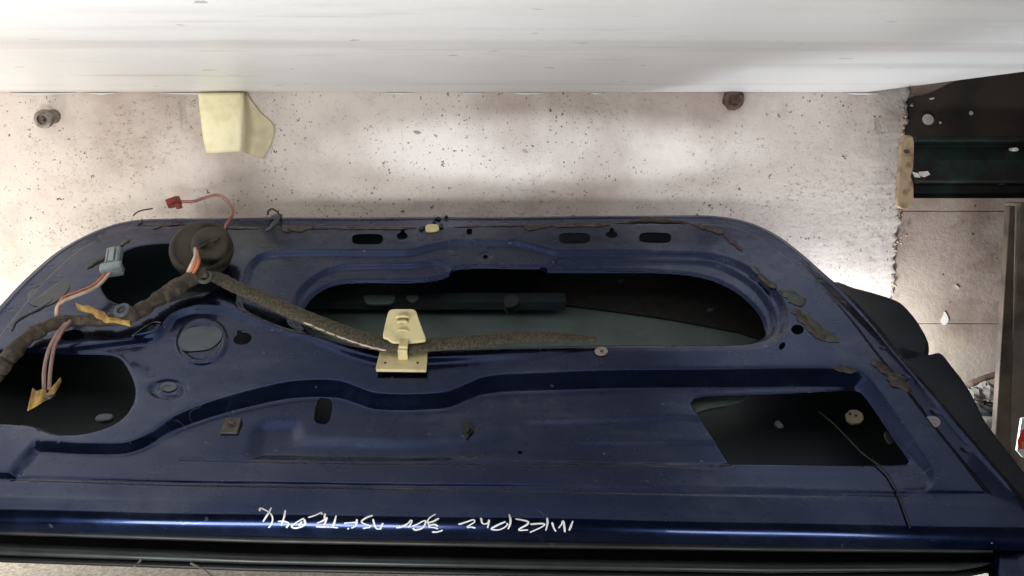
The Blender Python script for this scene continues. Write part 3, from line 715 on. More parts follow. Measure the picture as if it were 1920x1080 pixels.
# --- white paint-marker handwriting, upside down along the sill
def tr(sx, sy, ox, oy, pts): return [(ox+x*sx, oy+y*sy) for x, y in pts]
A_ = lambda *p: tr(1/6, 1/6, 470, 940, p)
B_ = lambda *p: tr(1/6, 1/6, 780, 940, p)
strokes = [A_((102, 112), (108, 80), (150, 92), (200, 120), (240, 165), (246, 215), (225, 270), (200, 298)), A_((232, 70), (205, 125), (170, 180), (138, 232)),
    A_((390, 98), (378, 170), (360, 225), (345, 275)), A_((305, 226), (370, 226), (430, 240)), A_((436, 245), (418, 275), (400, 298)),
    A_((600, 190), (540, 222), (480, 262), (462, 288), (505, 302), (570, 285), (612, 250), (600, 200)), A_((560, 272), (545, 268), (580, 225)),
    A_((645, 182), (720, 160), (790, 128), (805, 148)), A_((838, 135), (832, 190), (860, 185), (825, 270)), A_((735, 282), (800, 288), (900, 290), (985, 298)), A_((855, 190), (800, 225), (745, 245)),
    A_((962, 158), (945, 225), (925, 285)), A_((1050, 246), (1120, 242), (1185, 238)), A_((1195, 200), (1190, 250), (1170, 285), (1130, 302)), A_((1085, 306), (1108, 308)),
    A_((1375, 158), (1310, 180), (1255, 215), (1250, 240), (1300, 262), (1345, 282), (1300, 298), (1262, 304)),
    A_((1375, 200), (1392, 260), (1420, 310), (1460, 300), (1488, 245), (1470, 280), (1455, 318)), A_((1638, 296), (1700, 285), (1770, 248), (1808, 212), (1800, 255), (1775, 295)),
    B_((-40, 280), (20, 255), (70, 228), (108, 222), (90, 280), (50, 310), (-10, 322), (-38, 300)),
    B_((222, 142), (160, 180), (132, 215), (135, 240), (195, 225), (258, 190)), B_((135, 240), (150, 270), (205, 260), (248, 282)), B_((150, 270), (150, 292), (200, 295), (250, 310)), B_((180, 345), (240, 345), (300, 325)),
    B_((488, 245), (490, 258), (570, 232), (660, 215), (600, 270), (578, 292), (620, 290), (668, 300)),
    B_((730, 185), (745, 245), (780, 255), (812, 240)), B_((822, 205), (815, 255), (805, 300)),
    B_((1010, 228), (930, 262), (858, 300), (850, 316), (920, 322), (985, 300), (1030, 262), (1020, 245)), B_((1046, 145), (1062, 200), (1058, 260), (1035, 315)),
    B_((1118, 198), (1200, 212), (1262, 232), (1245, 265), (1185, 298), (1160, 322), (1210, 325), (1262, 322)),
    B_((1285, 258), (1370, 252), (1445, 255), (1420, 285), (1350, 320), (1280, 350)), B_((1475, 185), (1480, 245), (1460, 330)),
    B_((1530, 235), (1550, 300), (1575, 340)), B_((1605, 302), (1640, 255), (1655, 222), (1668, 280), (1675, 348)), B_((1765, 220), (1745, 275), (1722, 330))]
wv = []; wf = []
rs_ = np.random.RandomState(5)
for s in strokes:
    p = spline(s, 5); q = DS(p[:, 0], p[:, 1], 0.0006); n = len(q)
    T = np.gradient(p, axis=0); T /= np.linalg.norm(T, axis=1)[:, None]+1e-9
    hw = (1.75+0.35*np.sin(np.linspace(0, 5, n)+rs_.uniform(0, 6)))*np.where((np.arange(n) == 0) | (np.arange(n) == n-1), 0.6, 1)
    Lp = DS(p[:, 0]-T[:, 1]*hw, p[:, 1]+T[:, 0]*hw*0.8, 0.0006); Rp = DS(p[:, 0]+T[:, 1]*hw, p[:, 1]-T[:, 0]*hw*0.8, 0.0006)
    o_ = len(wv); wv += list(Lp)+list(Rp)
    for i in range(n-1): wf.append((o_+i, o_+i+1, o_+n+i+1, o_+n+i))
part('marker_writing', (wv, wf), M['white'], label='white handwriting on the sill, upside down')
# faint moulded marks on the seal
for x, y in ((452, 1012), (1035, 1021)):
    mv = []; mf = []
    for k in range(3):
        c = D(np.array([x-5+k*4., x-3+k*4., x-4.5+k*4.]), np.array([y-3., y-3+(k % 2)*2, y+4.]), -0.0195); i = len(mv); mv += list(c); mf.append((i, i+1, i+2))
    part('moulded_mark', (mv, mf), M['steel'])

# --- dried sealant beads and scraps round the panel
def bead(pts, wd, mat, hgt=0.5, name='sealant_bead', lift=0.0008):
    p = spline(pts, 7); q = DS(p[:, 0], p[:, 1], lift); n = len(q); rs = np.random.RandomState(int(pts[0][0]))
    nz = np.convolve(rs.randn(n+6), np.ones(4)/4, 'same')[3:-3]
    wob = np.clip(1+0.6*nz, 0.3, 2); ends = np.clip(np.minimum(np.arange(n), np.arange(n)[::-1])/2.5, 0.25, 1)
    q[:, 1] += np.convolve(rs.randn(n+6), np.ones(3)/3, 'same')[3:-3]*wd*0.12
    return part(name, tube(q, wd*0.9*wob*ends, 8, squash=(1, hgt*0.75), up=(0, 0, 1)), mat)
S_, G_ = M['sealant'], M['sealgreen']
bead([(285, 429), (305, 424), (335, 420), (350, 421)], 0.0045, S_)
bead([(420, 426), (450, 427), (486, 428)], 0.0042, G_)
bead([(588, 428), (640, 427.5), (700, 427.5), (780, 427)], 0.0030, S_, 0.6)
bead([(850, 425), (900, 424), (985, 423)], 0.0030, S_, 0.6)
bead([(978, 419), (992, 426), (1010, 425), (1036, 422)], 0.0065, S_)
bead([(1036, 423), (1080, 421.5), (1130, 421), (1165, 418)], 0.0050, S_)
bead([(1165, 418), (1205, 414), (1250, 414), (1296, 420), (1330, 428), (1358, 438)], 0.0062, S_)
bead([(1358, 439), (1370, 449), (1382, 460), (1392, 470)], 0.0055, pm('mauve sealant', (0.05, 0.03, 0.04), (0.07, 0.045, 0.055), 60, 0.6, 0, 0.5))
bead([(1410, 497), (1420, 510), (1428, 520)], 0.0060, G_)
bead([(1424, 516), (1436, 527), (1446, 534), (1458, 537)], 0.0062, S_)
bead([(1464, 542), (1480, 551), (1494, 563), (1501, 574)], 0.0100, G_, 0.25)
bead([(1488, 578), (1500, 592), (1516, 612), (1534, 628), (1552, 636)], 0.0070, S_)
bead([(1498, 580), (1520, 602), (1545, 626), (1574, 642)], 0.0075, G_, 0.3)
bead([(1636, 674), (1652, 688), (1674, 706)], 0.0065, S_)
bead([(1668, 702), (1688, 718), (1703, 731)], 0.0100, S_, 0.6)
bead([(1560, 690), (1585, 692), (1606, 696)], 0.0080, S_, 0.3)
bead([(22, 620), (26, 606), (40, 594), (66, 582), (92, 566), (100, 556)], 0.0032, M['film'], 0.6)
bead([(164, 503), (180, 492), (204, 476)], 0.0050, S_)
bead([(224, 462), (233, 455), (243, 449)], 0.0055, G_)
bead([(258, 423), (265, 416), (266, 410)], 0.0024, S_)
part('clear_film', (lambda q: (list(q), [tuple(range(len(q)))]))(DS(*np.array(spline([(52, 548), (80, 530), (118, 526), (130, 538), (112, 560), (84, 574), (56, 570)], 4, True)).T, 0.001)), M['film'], smooth=False)
# bunched sealant scrap with a loose curl over the top edge
bead([(530, 432), (545, 427), (560, 430), (578, 426), (586, 424)], 0.0085, S_, 0.55, 'sealant_scrap')
bead([(500, 432), (512, 422), (520, 410), (514, 402)], 0.0085, M['film'], 0.35, 'sealant_scrap')
q = D(np.array([502., 503, 508, 514, 520, 526]), np.array([402., 396, 392, 393, 398, 404]), np.array([0.0, 0.008, 0.014, 0.014, 0.008, 0.0]))
part('sealant_curl', tube(spline(q, 5), 0.0018, 6), S_)
q = D(np.array([250., 257, 268, 286]), np.array([404., 398, 394, 391]), np.array([0., 0.006, 0.010, 0.013])); part('sealant_curl', tube(spline(q, 5), 0.0013, 6), S_)
# small pale clip and dark blue blobs on the top flange
part('trim_clip', plate(spline([(799, 421), (820, 420), (822, 429), (800, 431)], 3, True), 0.005, -0.008), M['cream'], bev=0.0015)
rs = np.random.RandomState(9)
for k in range(9):
    x, y = 826+rs.uniform(-12, 12), 416+rs.uniform(-9, 12)
    if k > 6: x, y = 795-5*(k-7), 426+3*(k-7)
    c = DS(np.array([x]), np.array([y]), 0.001)[0]; t = np.linspace(0, 2*math.pi, 6, endpoint=False); rr = rs.uniform(0.002, 0.004)
    V, Fc = tube(np.array([c+[-rr, 0, 0], c+[-rr*0.4, rr*0.2, rr*0.4], c+[rr*0.4, 0, rr*0.3], c+[rr, -rr*0.2, 0]]), [rr*0.4, rr*0.8, rr*0.8, rr*0.3], 6)
    part('sealant_crumb', (V, Fc), pm('dark blue crumb', (0.01, 0.02, 0.06), (0.02, 0.03, 0.05), 60, 0.5) if k == 0 else bpy.data.materials['dark blue crumb'])

# --- plugs, clips and fixings
def disc(x, y, rx, ry, mat, lift, name, rot=0, n=20, thick=0.002):
    P = np.array(oval(x, y, rx, ry, rot, n)); c = DS(np.array([float(x)]), np.array([float(y)]), lift)[0]
    t = D(P[:, 0], P[:, 1], c[2]); b = t.copy(); b[:, 2] -= thick
    return part(name, prism(t, b), mat, bev=0.0007)
def recess_dot(par, x, y, rx, ry, w_): part('recess', plate(oval(x, y, rx, ry, 0, 10), w_, w_-0.001), M['nut'], par)
d = disc(1127.5, 657.5, 12.5, 8, M['plug'], 0.0025, 'blanking_plug'); recess_dot(d, 1128, 658, 3.2, 2, DS(np.array([1128.]), np.array([658.]), 0.003)[0, 2])
d = disc(1748, 790, 16, 10.5, M['plug'], 0.003, 'blanking_plug', 8)
P = spline([(334, 640), (346, 619), (375, 612), (402, 613), (416, 624), (411, 640), (390, 655), (345, 658)], 4, True)
q = DS(P[:, 0], P[:, 1], 0.0012); part('blanking_patch', (list(q), [tuple(range(len(q)))]), M['patch'], smooth=False)
P = spline([(301, 722), (312, 716), (328, 718), (331, 727), (318, 734), (304, 731)], 4, True)
q = DS(P[:, 0], P[:, 1], 0.0012); part('blanking_patch', (list(q), [tuple(range(len(q)))]), M['patch'], smooth=False)
# square spring nut
c = DS(np.array([432.]), np.array([800.]), 0.004)[0, 2]
nut = part('nut_clip', plate([(422, 783), (453, 783), (445, 811), (412, 811)], c, c-0.006), M['nut'], smooth=False, bev=0.001)
part('nut_hole', plate(oval(433, 795, 7, 6.5, 0, 14), c+0.0006, c-0.002), M['black'], nut)
part('nut_thread', plate(spline([(427, 791), (433, 788), (440, 791), (440, 796), (434, 794)], 3, True), c+0.0012, c), M['nut'], nut)
# black push clip broken in its hole
c = DS(np.array([876.]), np.array([800.]), 0.0)[0, 2]
clip = part('push_clip', plate(spline([(866, 792), (874, 787), (880, 790), (888, 797), (887, 808), (881, 812), (876, 820), (871, 811), (868, 806)], 4, True), c+0.005, c-0.003), M['black'], bev=0.0015)
part('clip_head', plate(oval(877, 800, 6, 6, 0, 12), c+0.010, c+0.004), M['black'], clip, bev=0.001)
q = D(np.array([984., 991]), np.array([824., 831]), 0.0); q = DS(np.array([985., 990.]), np.array([825., 831.]), 0.0012); part('scratch', tube(q, 0.0006, 4), M['film'])

# --- wiring loom
lp = np.array([(-45, 735, -0.030), (-15, 712, -0.012), (12, 678, 0.004), (38, 646, 0.012), (72, 620, 0.014), (112, 604, 0.014), (165, 600, 0.014), (212, 600, 0.015), (252, 589, 0.016), (290, 565, 0.018), (328, 541, 0.020), (360, 522, 0.024), (390, 512, 0.028)], float)
q = D(lp[:, 0], lp[:, 1], lp[:, 2]); q = spline(q, 9); n = len(q); rs = np.random.RandomState(4)
lr = np.interp(np.linspace(0, 1, n), [0, 0.15, 0.3, 0.5, 0.65, 0.85, 1], [0.014, 0.013, 0.0135, 0.0105, 0.013, 0.0165, 0.012])
lr = 0.86*lr*(1+0.16*np.convolve(rs.randn(n+4), np.ones(3)/3, 'same')[2:-2])
loom = part('wiring_loom', tube(q, lr, 14, squash=(1, 0.8)), M['loom'])
# tape wound round the loom: raised turns
for k in range(6, n-6, 5):
    seg = q[k-2:k+3]+rs.randn(3)*0.0009
    part('tape_turn', tube(spline(seg, 2), lr[k]*np.array([0.9]+[1.0, 1.03, 1.02, 1.03, 1.0, 1.02, 1.0]+[0.9]), 14, squash=(1, 0.8)), M['loom'], loom)
# flat woven branch across the opening, held by the cream bracket
fp = np.array([(372, 518, 0.022), (405, 520, 0.016), (440, 537, 0.012), (500, 563, 0.010), (575, 596, 0.009), (640, 622, 0.009), (700, 641, 0.010), (756, 649, 0.011), (820, 645, 0.010), (890, 640, 0.009), (950, 633, 0.008), (1010, 631, 0.008), (1060, 633, 0.008), (1118, 636, 0.006)], float)
q = spline(D(fp[:, 0], fp[:, 1], fp[:, 2]), 10); n = len(q)
wr = np.interp(np.linspace(0, 1, n), [0, 0.1, 0.5, 0.75, 0.9, 1], [0.011, 0.012, 0.0145, 0.0125, 0.009, 0.005])
wr *= 1+0.05*np.sin(np.arange(n)*1.9)
sleeve = part('woven_sleeve', tube(q, wr, 12, squash=(1, 0.42)), M['braid'], loom)
# exposed wire along the sleeve
q2 = q[40:66].copy(); q2[:, 1] -= wr[40:66]*0.98; q2[:, 2] += 0.002; part('wire', tube(q2, 0.0013, 6), M['wire_wh'], loom)
# clip rings on the loom
for x, y in ((229, 582), (385, 520)):
    c = D(float(x), float(y), 0.026); t = np.linspace(0, 2*math.pi, 17)
    ring = np.column_stack([c[0]+0.0085*np.cos(t), c[1]+0.0095*np.sin(t), np.full(17, c[2])+0.002*np.sin(t)])
    part('loom_clip', tube(ring, 0.0032, 8, cap=False), M['patch'] if x < 300 else M['sealgreen'], loom)
# rubber grommet boot, facing the viewer more than the panel does
gc = D(375., 462., 0.036); gR = Matrix.Rotation(math.radians(28), 3, 'X') @ Matrix.Rotation(math.radians(8), 3, 'Y')
def lathe(profile, seg, c, R, ecc=1.0):
    V = []; Fc = []
    for r, z in profile:
        for k in range(seg):
            a = 2*math.pi*k/seg; V.append(np.array(c)+np.array(R @ Vector((r*math.cos(a), r*math.sin(a)*ecc, z))))
    for i in range(len(profile)-1):
        for k in range(seg): Fc.append((i*seg+k, i*seg+(k+1) % seg, (i+1)*seg+(k+1) % seg, (i+1)*seg+k))
    Fc.append(tuple(range(seg-1, -1, -1))); Fc.append(tuple((len(profile)-1)*seg+k for k in range(seg))); return V, Fc
gs = 0.88
gro = part('grommet', lathe([(r*gs, z) for r, z in [(0.030, -0.030), (0.046, -0.026), (0.0535, -0.020), (0.0548, -0.012), (0.0540, -0.004), (0.050, 0.001), (0.046, 0.0015), (0.043, -0.002), (0.038, -0.003), (0.030, -0.003)]], 48, gc, gR, 1.04), M['grommet'], loom)
c2 = gc+np.array(gR @ Vector((0.017, 0.002, 0.0)))
part('grommet_neck', lathe([(r*gs, z) for r, z in [(0.033, -0.006), (0.0335, 0.004), (0.032, 0.010), (0.029, 0.012), (0.020, 0.0125), (0.012, 0.010), (0.004, 0.006)]], 36, c2, gR, 1.06), M['grommet'], gro)
for a in (0.6, 3.9):
    p = [c2+np.array(gR @ Vector((math.cos(a)*r, math.sin(a)*r, 0.0125))) for r in (0.002, 0.010, 0.018)]
    part('grommet_fold', tube(np.array(p), [0.002, 0.003, 0.0015], 6), M['grommet'], gro)
# wires from the grommet into the loom
for pts, mt in (([(366, 466), (366, 480), (359, 496), (352, 510)], 'wire_wh'), ([(369, 470), (371, 484), (364, 498), (357, 512)], 'wire_or'), ([(371, 478), (373, 490), (368, 503), (362, 513)], 'wire_or')):
    P = np.array(pts, float); q = D(P[:, 0], P[:, 1], np.array([0.044, 0.050, 0.044, 0.034])); part('wire', tube(spline(q, 6), 0.0024, 8), M[mt], loom)
# pale blue connector on its orange and white leads
for dx, dy, mt in ((0, 0, 'wire_wh'), (-4, -4, 'wire_or')):
    P = np.array([(108, 600), (106, 585), (110, 572), (124, 562), (150, 552), (178, 540), (196, 524), (208, 508)], float)+[dx, dy]
    if dy: P[:3] += [5, 3]
    q = D(P[:, 0], P[:, 1], np.array([0.014, 0.022, 0.026, 0.026, 0.024, 0.022, 0.022, 0.022])); part('wire', tube(spline(q, 6), 0.0026, 8), M[mt], loom)
def oriented(px0, px1, w0, w1):
    a = D(float(px0[0]), float(px0[1]), w0); b = D(float(px1[0]), float(px1[1]), w1); t = (b-a)/np.linalg.norm(b-a)
    s = np.cross(t, (0, 0, 1)); s /= np.linalg.norm(s); nn = np.cross(s, t)
    return a, b, t, s, nn
def obox(c, t, s, nn, L, Wd, H):
    V = [c+t*x*L/2+s*y*Wd/2+nn*z*H/2 for x in (-1, 1) for y in (-1, 1) for z in (-1, 1)]
    return V, [(0, 1, 3, 2), (4, 6, 7, 5), (0, 4, 5, 1), (2, 3, 7, 6), (0, 2, 6, 4), (1, 5, 7, 3)]
a, b, t, s, nn = oriented((209, 512), (216, 470), 0.022, 0.026); L = np.linalg.norm(b-a)
con = part('connector', obox(a+(b-a)*0.55, t, s, nn, L*0.9, 0.021, 0.016), M['conn'], loom, smooth=False, bev=0.002)
part('connector_collar', obox(a+(b-a)*0.15, t, s, nn, L*0.26, 0.031, 0.019), M['conn'], con, smooth=False, bev=0.002)
part('connector_latch', obox(a+(b-a)*0.62+nn*0.010, t, s, nn, L*0.55, 0.008, 0.005), M['conn'], con, smooth=False, bev=0.001)
for sg in (-1, 1): part('connector_rib', obox(a+(b-a)*0.6+nn*0.0085+s*sg*0.0075, t, s, nn, L*0.6, 0.0025, 0.003), M['conn'], con, smooth=False)
# mauve leads down into the speaker hole with a yellow tape flag
for pts in ([(132, 602), (116, 622), (102, 650), (95, 690), (92, 730)], [(124, 606), (106, 628), (91, 658), (83, 695), (83, 738)]):
    P = np.array(pts, float); q = D(P[:, 0], P[:, 1], np.array([0.020, 0.022, 0.016, 0.010, 0.006])); part('wire', tube(spline(q, 6), 0.0026, 8), M['wire_mv'], loom)
def leaf(pp, mat, name='tape_flag', nx=1):
    P = np.array([(x, y) for x, y, _ in pp], float); w_ = np.array([z for *_, z in pp]); q = D(P[:, 0], P[:, 1], w_)
    return q
def ribbon(rows, mat, name):
    """rows: list of (edge pixel a, edge pixel b, w_a, w_b)"""
    n = 4; R = np.array([[*a, wa, *b, wb] for a, b, wa, wb in rows], float); R = spline(R, n)
    V = list(D(R[:, 0], R[:, 1], R[:, 2]))+list(D(R[:, 3], R[:, 4], R[:, 5])); m_ = len(R)
    Fc = [(i, i+1, m_+i+1, m_+i) for i in range(m_-1)]
    o = part(name, (V, Fc), mat, loom); so = o.modifiers.new('solid', 'SOLIDIFY'); so.thickness = 0.0012; return o
ribbon([((143, 568), (147, 580), 0.030, 0.026), ((156, 573), (160, 585), 0.036, 0.029), ((168, 574), (174, 589), 0.033, 0.030), ((182, 580), (183, 597), 0.037, 0.027), ((196, 586), (190, 600), 0.031, 0.032), ((203, 594), (199, 606), 0.036, 0.028), ((218, 597), (212, 605), 0.032, 0.033), ((232, 600), (230, 609), 0.037, 0.031), ((243, 602), (245, 613), 0.034, 0.035)], M['yel'], 'tape_flag')
ribbon([((62, 728), (52, 771), 0.004, 0.014), ((70, 734), (63, 765), 0.012, 0.012), ((80, 731), (76, 757), 0.008, 0.018), ((88, 738), (88, 750), 0.014, 0.012), ((97, 728), (101, 741), 0.008, 0.012), ((106, 716), (108, 728), 0.010, 0.005), ((112, 708), (114, 716), 0.005, 0.004)], M['yel'], 'tape_flag')
part('flag_crease', tube(D(np.array([84., 92, 103]), np.array([744., 745, 741]), np.array([0.016, 0.018, 0.014])), [0.002, 0.003, 0.0015], 6), M['nut'], loom)
# thin red leads standing up past the top edge to a small red plug
rp = [(418, 432, -1), (426, 420, 0), (438, 402, 0), (436, 388, 0), (424, 372, 0), (406, 364, 0), (385, 369, 0), (362, 376, 0), (338, 376, 0)]
P0 = D(418., 436., 0.010)
for dy, rad in ((0, 0.0013), (4, 0.0012)):
    pts = [P0+[0.001*dy, 0, 0]]
    for i, (x, y, _) in enumerate(rp[1:]):
        pts.append(W2D(atY(x-dy*0.8*(1 if i < 4 else 0), y+(dy if i > 2 else 0)*0.8, 1.30+0.01*min(i, 5))))
    part('red_wire', tube(spline(np.array(pts), 6), rad, 6), M['wire_pk'], loom)
c = W2D(atY(326., 379., 1.35)); R = Matrix.Rotation(math.radians(-28), 3, 'X') @ Matrix.Rotation(math.radians(-20), 3, 'Y')
plug = part('red_plug', box(c, (0.021, 0.018, 0.017), R), M['redplastic'], loom, smooth=False, bev=0.0015)
part('plug_latch', box(c+np.array(R @ Vector((0.008, -0.006, -0.011))), (0.008, 0.012, 0.008), R), M['redplastic'], plug, smooth=False, bev=0.001)
part('plug_rib', box(c+np.array(R @ Vector((0, -0.0095, 0.0))), (0.017, 0.003, 0.003), R), M['redplastic'], plug, smooth=False)

# --- cream bracket holding the sleeve
br = part('bracket', plate(spline([(713, 655), (714, 654), (801, 655), (802, 656), (799.5, 691), (798, 693), (706, 692), (704.5, 690)], 2, True), 0.004, -0.001), M['cream'], smooth=False, bev=0.0012, label='yellowed cream plastic bracket clamping the woven sleeve')
part('bracket_neck', merge(plate([(750, 634), (766, 634), (764, 650), (747, 650)], 0.024, 0.019), plate([(747, 650), (764, 650), (763, 657), (745, 657)], 0.021, 0.004)), M['cream'], br, smooth=False, bev=0.0008)
up_px = spline([(726, 590), (730, 582), (738, 579), (772, 579), (780, 583), (784, 594), (798, 632), (797, 637), (786, 639), (766, 641), (748, 641), (735, 640), (726, 634), (718, 630), (720, 616)], 4, True)
P = np.array(up_px); wz = np.interp(P[:, 1], [578, 642], [0.040, 0.022])
t_ = D(P[:, 0], P[:, 1], wz); b_ = t_+np.array([0, 0.0, -0.0045]); tab = part('bracket_tab', prism(t_, b_), M['cream'], br, smooth=False, bev=0.0012)
def tabw(y): return float(np.interp(y, [578, 642], [0.040, 0.022]))
for y, hw, r in ((594, 13, 0.0022), (604, 10, 0.0025), (620, 11, 0.0014)):
    q = D(np.array([755.-hw, 755-hw*0.4, 755+hw*0.4, 755.+hw]), np.array([y+1., y-1, y-1, y+1.]), np.array([tabw(y)-0.0005, tabw(y)+0.0012, tabw(y)+0.0012, tabw(y)-0.0005]))
    part('bracket_rib', tube(spline(q, 4), [r*0.4]+[r]*11+[r*0.4], 8), M['cream'], tab)
part('slot', plate(oval(755, 599, 11, 3, 0, 14, 3), tabw(599)+0.0006, tabw(599)-0.001), M['yel'], tab)
for x in (722, 783): part('pin_hole', plate(oval(x, 680, 2.6, 2, 0, 10), 0.0044, 0.003), M['nut'], br)

# pillar of the window frame where it leaves the sill on the right
part('frame_foot', plate(spline([(1866, 1024), (1900, 1018), (2000, 1022), (2040, 1100), (2050, 1190), (1905, 1190), (1880, 1090), (1868, 1066)], 3, True), -0.026, -0.050), M['paint'], bev=0.005)
# ------------------------------------------------------------------ things on and by the wall
# masking tape, folded, hanging from the soffit edge
def wpt(x, y, off=0.0): return atY(float(x), float(y), WALL_Y-off)
tp = bpy.data.objects.new('masking_tape', None); COL.objects.link(tp)
tag(tp, 'folded strip of cream masking tape hanging from the white soffit on the wall', 'tape')
rows = [((372, 174), (457, 174), 0.014, 0.020), ((374, 198), (456, 200), 0.020, 0.030), ((378, 232), (455, 230), 0.024, 0.036), ((382, 262), (454, 260), 0.024, 0.034), ((388, 287), (453, 284), 0.020, 0.030)]
V = []; Fc = []; nx = 10; R = spline(np.array([[*a, oa, *b, ob] for a, b, oa, ob in rows]), 4)
for r in R:
    for i in range(nx+1):
        t = i/nx; V.append(wpt(r[0]*(1-t)+r[3]*t, r[1]*(1-t)+r[4]*t, r[2]*(1-t)+r[5]*t+0.004*math.sin(t*math.pi)))
for j in range(len(R)-1):
    for i in range(nx): q = j*(nx+1)+i; Fc.append((q, q+1, q+nx+2, q+nx+1))
o = mesh_obj('front_fold', V, Fc, M['mask'], tp); so = o.modifiers.new('s', 'SOLIDIFY'); so.thickness = 0.0008
rows = [((457, 175), (461, 174), 0.020, 0.006), ((456, 200), (486, 208), 0.030, 0.003), ((455, 230), (514, 236), 0.036, 0.0022), ((454, 260), (510, 268), 0.034, 0.0022), ((453, 284), (494, 298), 0.028, 0.002)]
V = []; Fc = []; R = spline(np.array([[*a, oa, *b, ob] for a, b, oa, ob in rows]), 4)
for r in R:
    for i in range(nx+1):
        t = i/nx; e = 1-(1-min(1, t*2.6))**1.5
        V.append(wpt(r[0]*(1-t)+r[3]*t, r[1]*(1-t)+r[4]*t, r[2]*(1-e)+r[5]*e))
for j in range(len(R)-1):
    for i in range(nx): q = j*(nx+1)+i; Fc.append((q, q+1, q+nx+2, q+nx+1))
o = mesh_obj('stuck_fold', V, Fc, M['mask2'], tp); so = o.modifiers.new('s', 'SOLIDIFY'); so.thickness = 0.0008

def wlathe(profile, seg, c, tilt=(0, 0)):
    V = []; Fc = []
    for r, dep in profile:
        for k in range(seg):
            a = 2*math.pi*k/seg; V.append((c[0]+r*math.cos(a)-dep*tilt[0], WALL_Y-dep, c[2]+r*math.sin(a)-dep*tilt[1]))
    for i in range(len(profile)-1):
        for k in range(seg): Fc.append((i*seg+k, (i+1)*seg+k, (i+1)*seg+(k+1) % seg, i*seg+(k+1) % seg))
    Fc.append(tuple(range(seg))); Fc.append(tuple((len(profile)-1)*seg+k for k in range(seg-1, -1, -1))); return V, Fc
c = wpt(101, 218)
bolt = mesh_obj('wall_bolt', *wlathe([(0.013, -0.004), (0.013, 0.004), (0.0125, 0.016), (0.0165, 0.0165), (0.0172, 0.019), (0.0165, 0.023), (0.013, 0.025), (0.009, 0.0255), (0.0085, 0.021), (0.004, 0.0205)], 28, c, (0.30, 0.32)), M['steel'], label='round steel bolt sticking out of the wall, left of the masking tape', cat='bolt')
sharp(bolt, 35)
cc = np.array(c)+[-0.023*0.30, -0.0235, -0.023*0.32]
o = mesh_obj('bolt_socket', *box(cc, (0.007, 0.004, 0.007), Matrix.Rotation(0.4, 3, 'Y')), M['rust'], parent=bolt, smooth=False)
c = wpt(1375, 187)
o = mesh_obj('wall_plug', *wlathe([(0.020, -0.004), (0.0195, 0.006), (0.017, 0.011), (0.011, 0.012), (0.009, 0.006), (0.004, 0.005)], 22, c, (0.12, 0.1)), M['rust'], label='rusty round stub of a fixing in the wall just under the soffit', cat='fixing')
for v in o.data.vertices: v.co += Vector(np.random.RandomState(v.index).uniform(-0.0012, 0.0012, 3))

# dark brown mottled layer over the blockwork at the top right
zb = [(1700, 190), (1712, 182), (1740, 178), (1800, 150), (1960, 120), (1960, 262), (1690, 262), (1694, 235), (1690, 215)]
# white chips and paint splashes on the wall
def splash(pts, Y, mat, thick=0.0015, name='paint_splash', par=None):
    P = spline(pts, 3, True); t = atY(P[:, 0], P[:, 1], Y-thick); b = atY(P[:, 0], P[:, 1], Y)
    o = mesh_obj(name, *prism(t, b), mat, parent=par, smooth=False); return o
skim = splash(zb, WB, M['darktop'], 0.0045, 'dark_skim', mort)
splash(oval(1740, 224, 11, 10, 20, 9), WB-0.0045, M['chip'], par=mort)
splash(oval(1821, 212, 4, 4, 20, 7), WB-0.0045, M['chip'], par=mort)
splash(oval(1763, 230, 2.5, 2.5, 20, 7), WB-0.0045, M['chip'], par=mort)
splash([(1771, 584), (1777, 594), (1779, 602), (1773, 609), (1766, 608), (1763, 600), (1768, 592)], WB, M['chip'], 0.003, par=mort)
splash([(1792, 534), (1799, 540), (1797, 542), (1791, 537)], WB, M['chip'], 0.003, par=mort)
splash([(1742, 185), (1752, 183), (1748, 187)], WB-0.0045, M['chip'], par=mort)
# chipped-out patches in the white coat
for pts in ([(1640, 222), (1648, 225), (1652, 240), (1650, 252), (1643, 250), (1639, 236)], [(775, 245), (790, 248), (782, 252)], [(978, 281), (986, 280), (991, 286), (985, 287)]):
    splash(pts, WALL_Y, M['block'], 0.0008, 'paint_chip', wall)

# racking beam: dark green channel with a rusty cream end plate
BY = 1.30
beam = bpy.data.objects.new('rack_beam', None); COL.objects.link(beam)
tag(beam, 'dark green steel rack beam with a rusty cream end plate on the right', 'beam')
def bp(x, y, Y=BY): return atY(float(x), float(y), Y)
x0 = bp(1716, 260)[0]; x1 = x0+0.6
zt = bp(1712, 255)[2]; zm1 = bp(1712, 300)[2]; zm2 = bp(1712, 335)[2]; zl = bp(1712, 372)[2]
prof = [(0.03, zt), (0.0, zt), (0.0, zt-0.008), (0.016, zt-0.016), (0.0, zm1), (0.0, zm2-0.004), (0.020, zm2-0.012), (0.020, zl+0.008), (0.004, zl), (0.03, zl)]
V = []; Fc = []
for x in (x0, x1):
    for dy, z in prof: V.append((x, BY+dy, z))
n = len(prof)
for i in range(n-1): Fc.append((i, i+1, n+i+1, n+i))
Fc.append(tuple(range(n-1, -1, -1))); Fc.append(tuple(range(n, 2*n)))
o = mesh_obj('channel', V, Fc, M['beam'], beam, smooth=False); bevel(o, 0.002, 2)
P = spline([(1692, 257), (1712, 257), (1714, 290), (1712, 318), (1708, 330), (1713, 345), (1711, 386), (1684, 387), (1685, 340), (1688, 300)], 3, True)
t = atY(P[:, 0], P[:, 1], BY-0.004); b = t+[0, 0.010, 0]
o = mesh_obj('end_plate', *prism(t, b), M['brace'], beam, smooth=False); bevel(o, 0.0015, 2)
o = mesh_obj('plate_hole', *prism(*(lambda q: (q, q+[0, 0.003, 0]))(atY(*np.array(oval(1700, 284, 6, 4, 10, 10)).T, BY-0.0048))), M['rust'], beam, smooth=False)
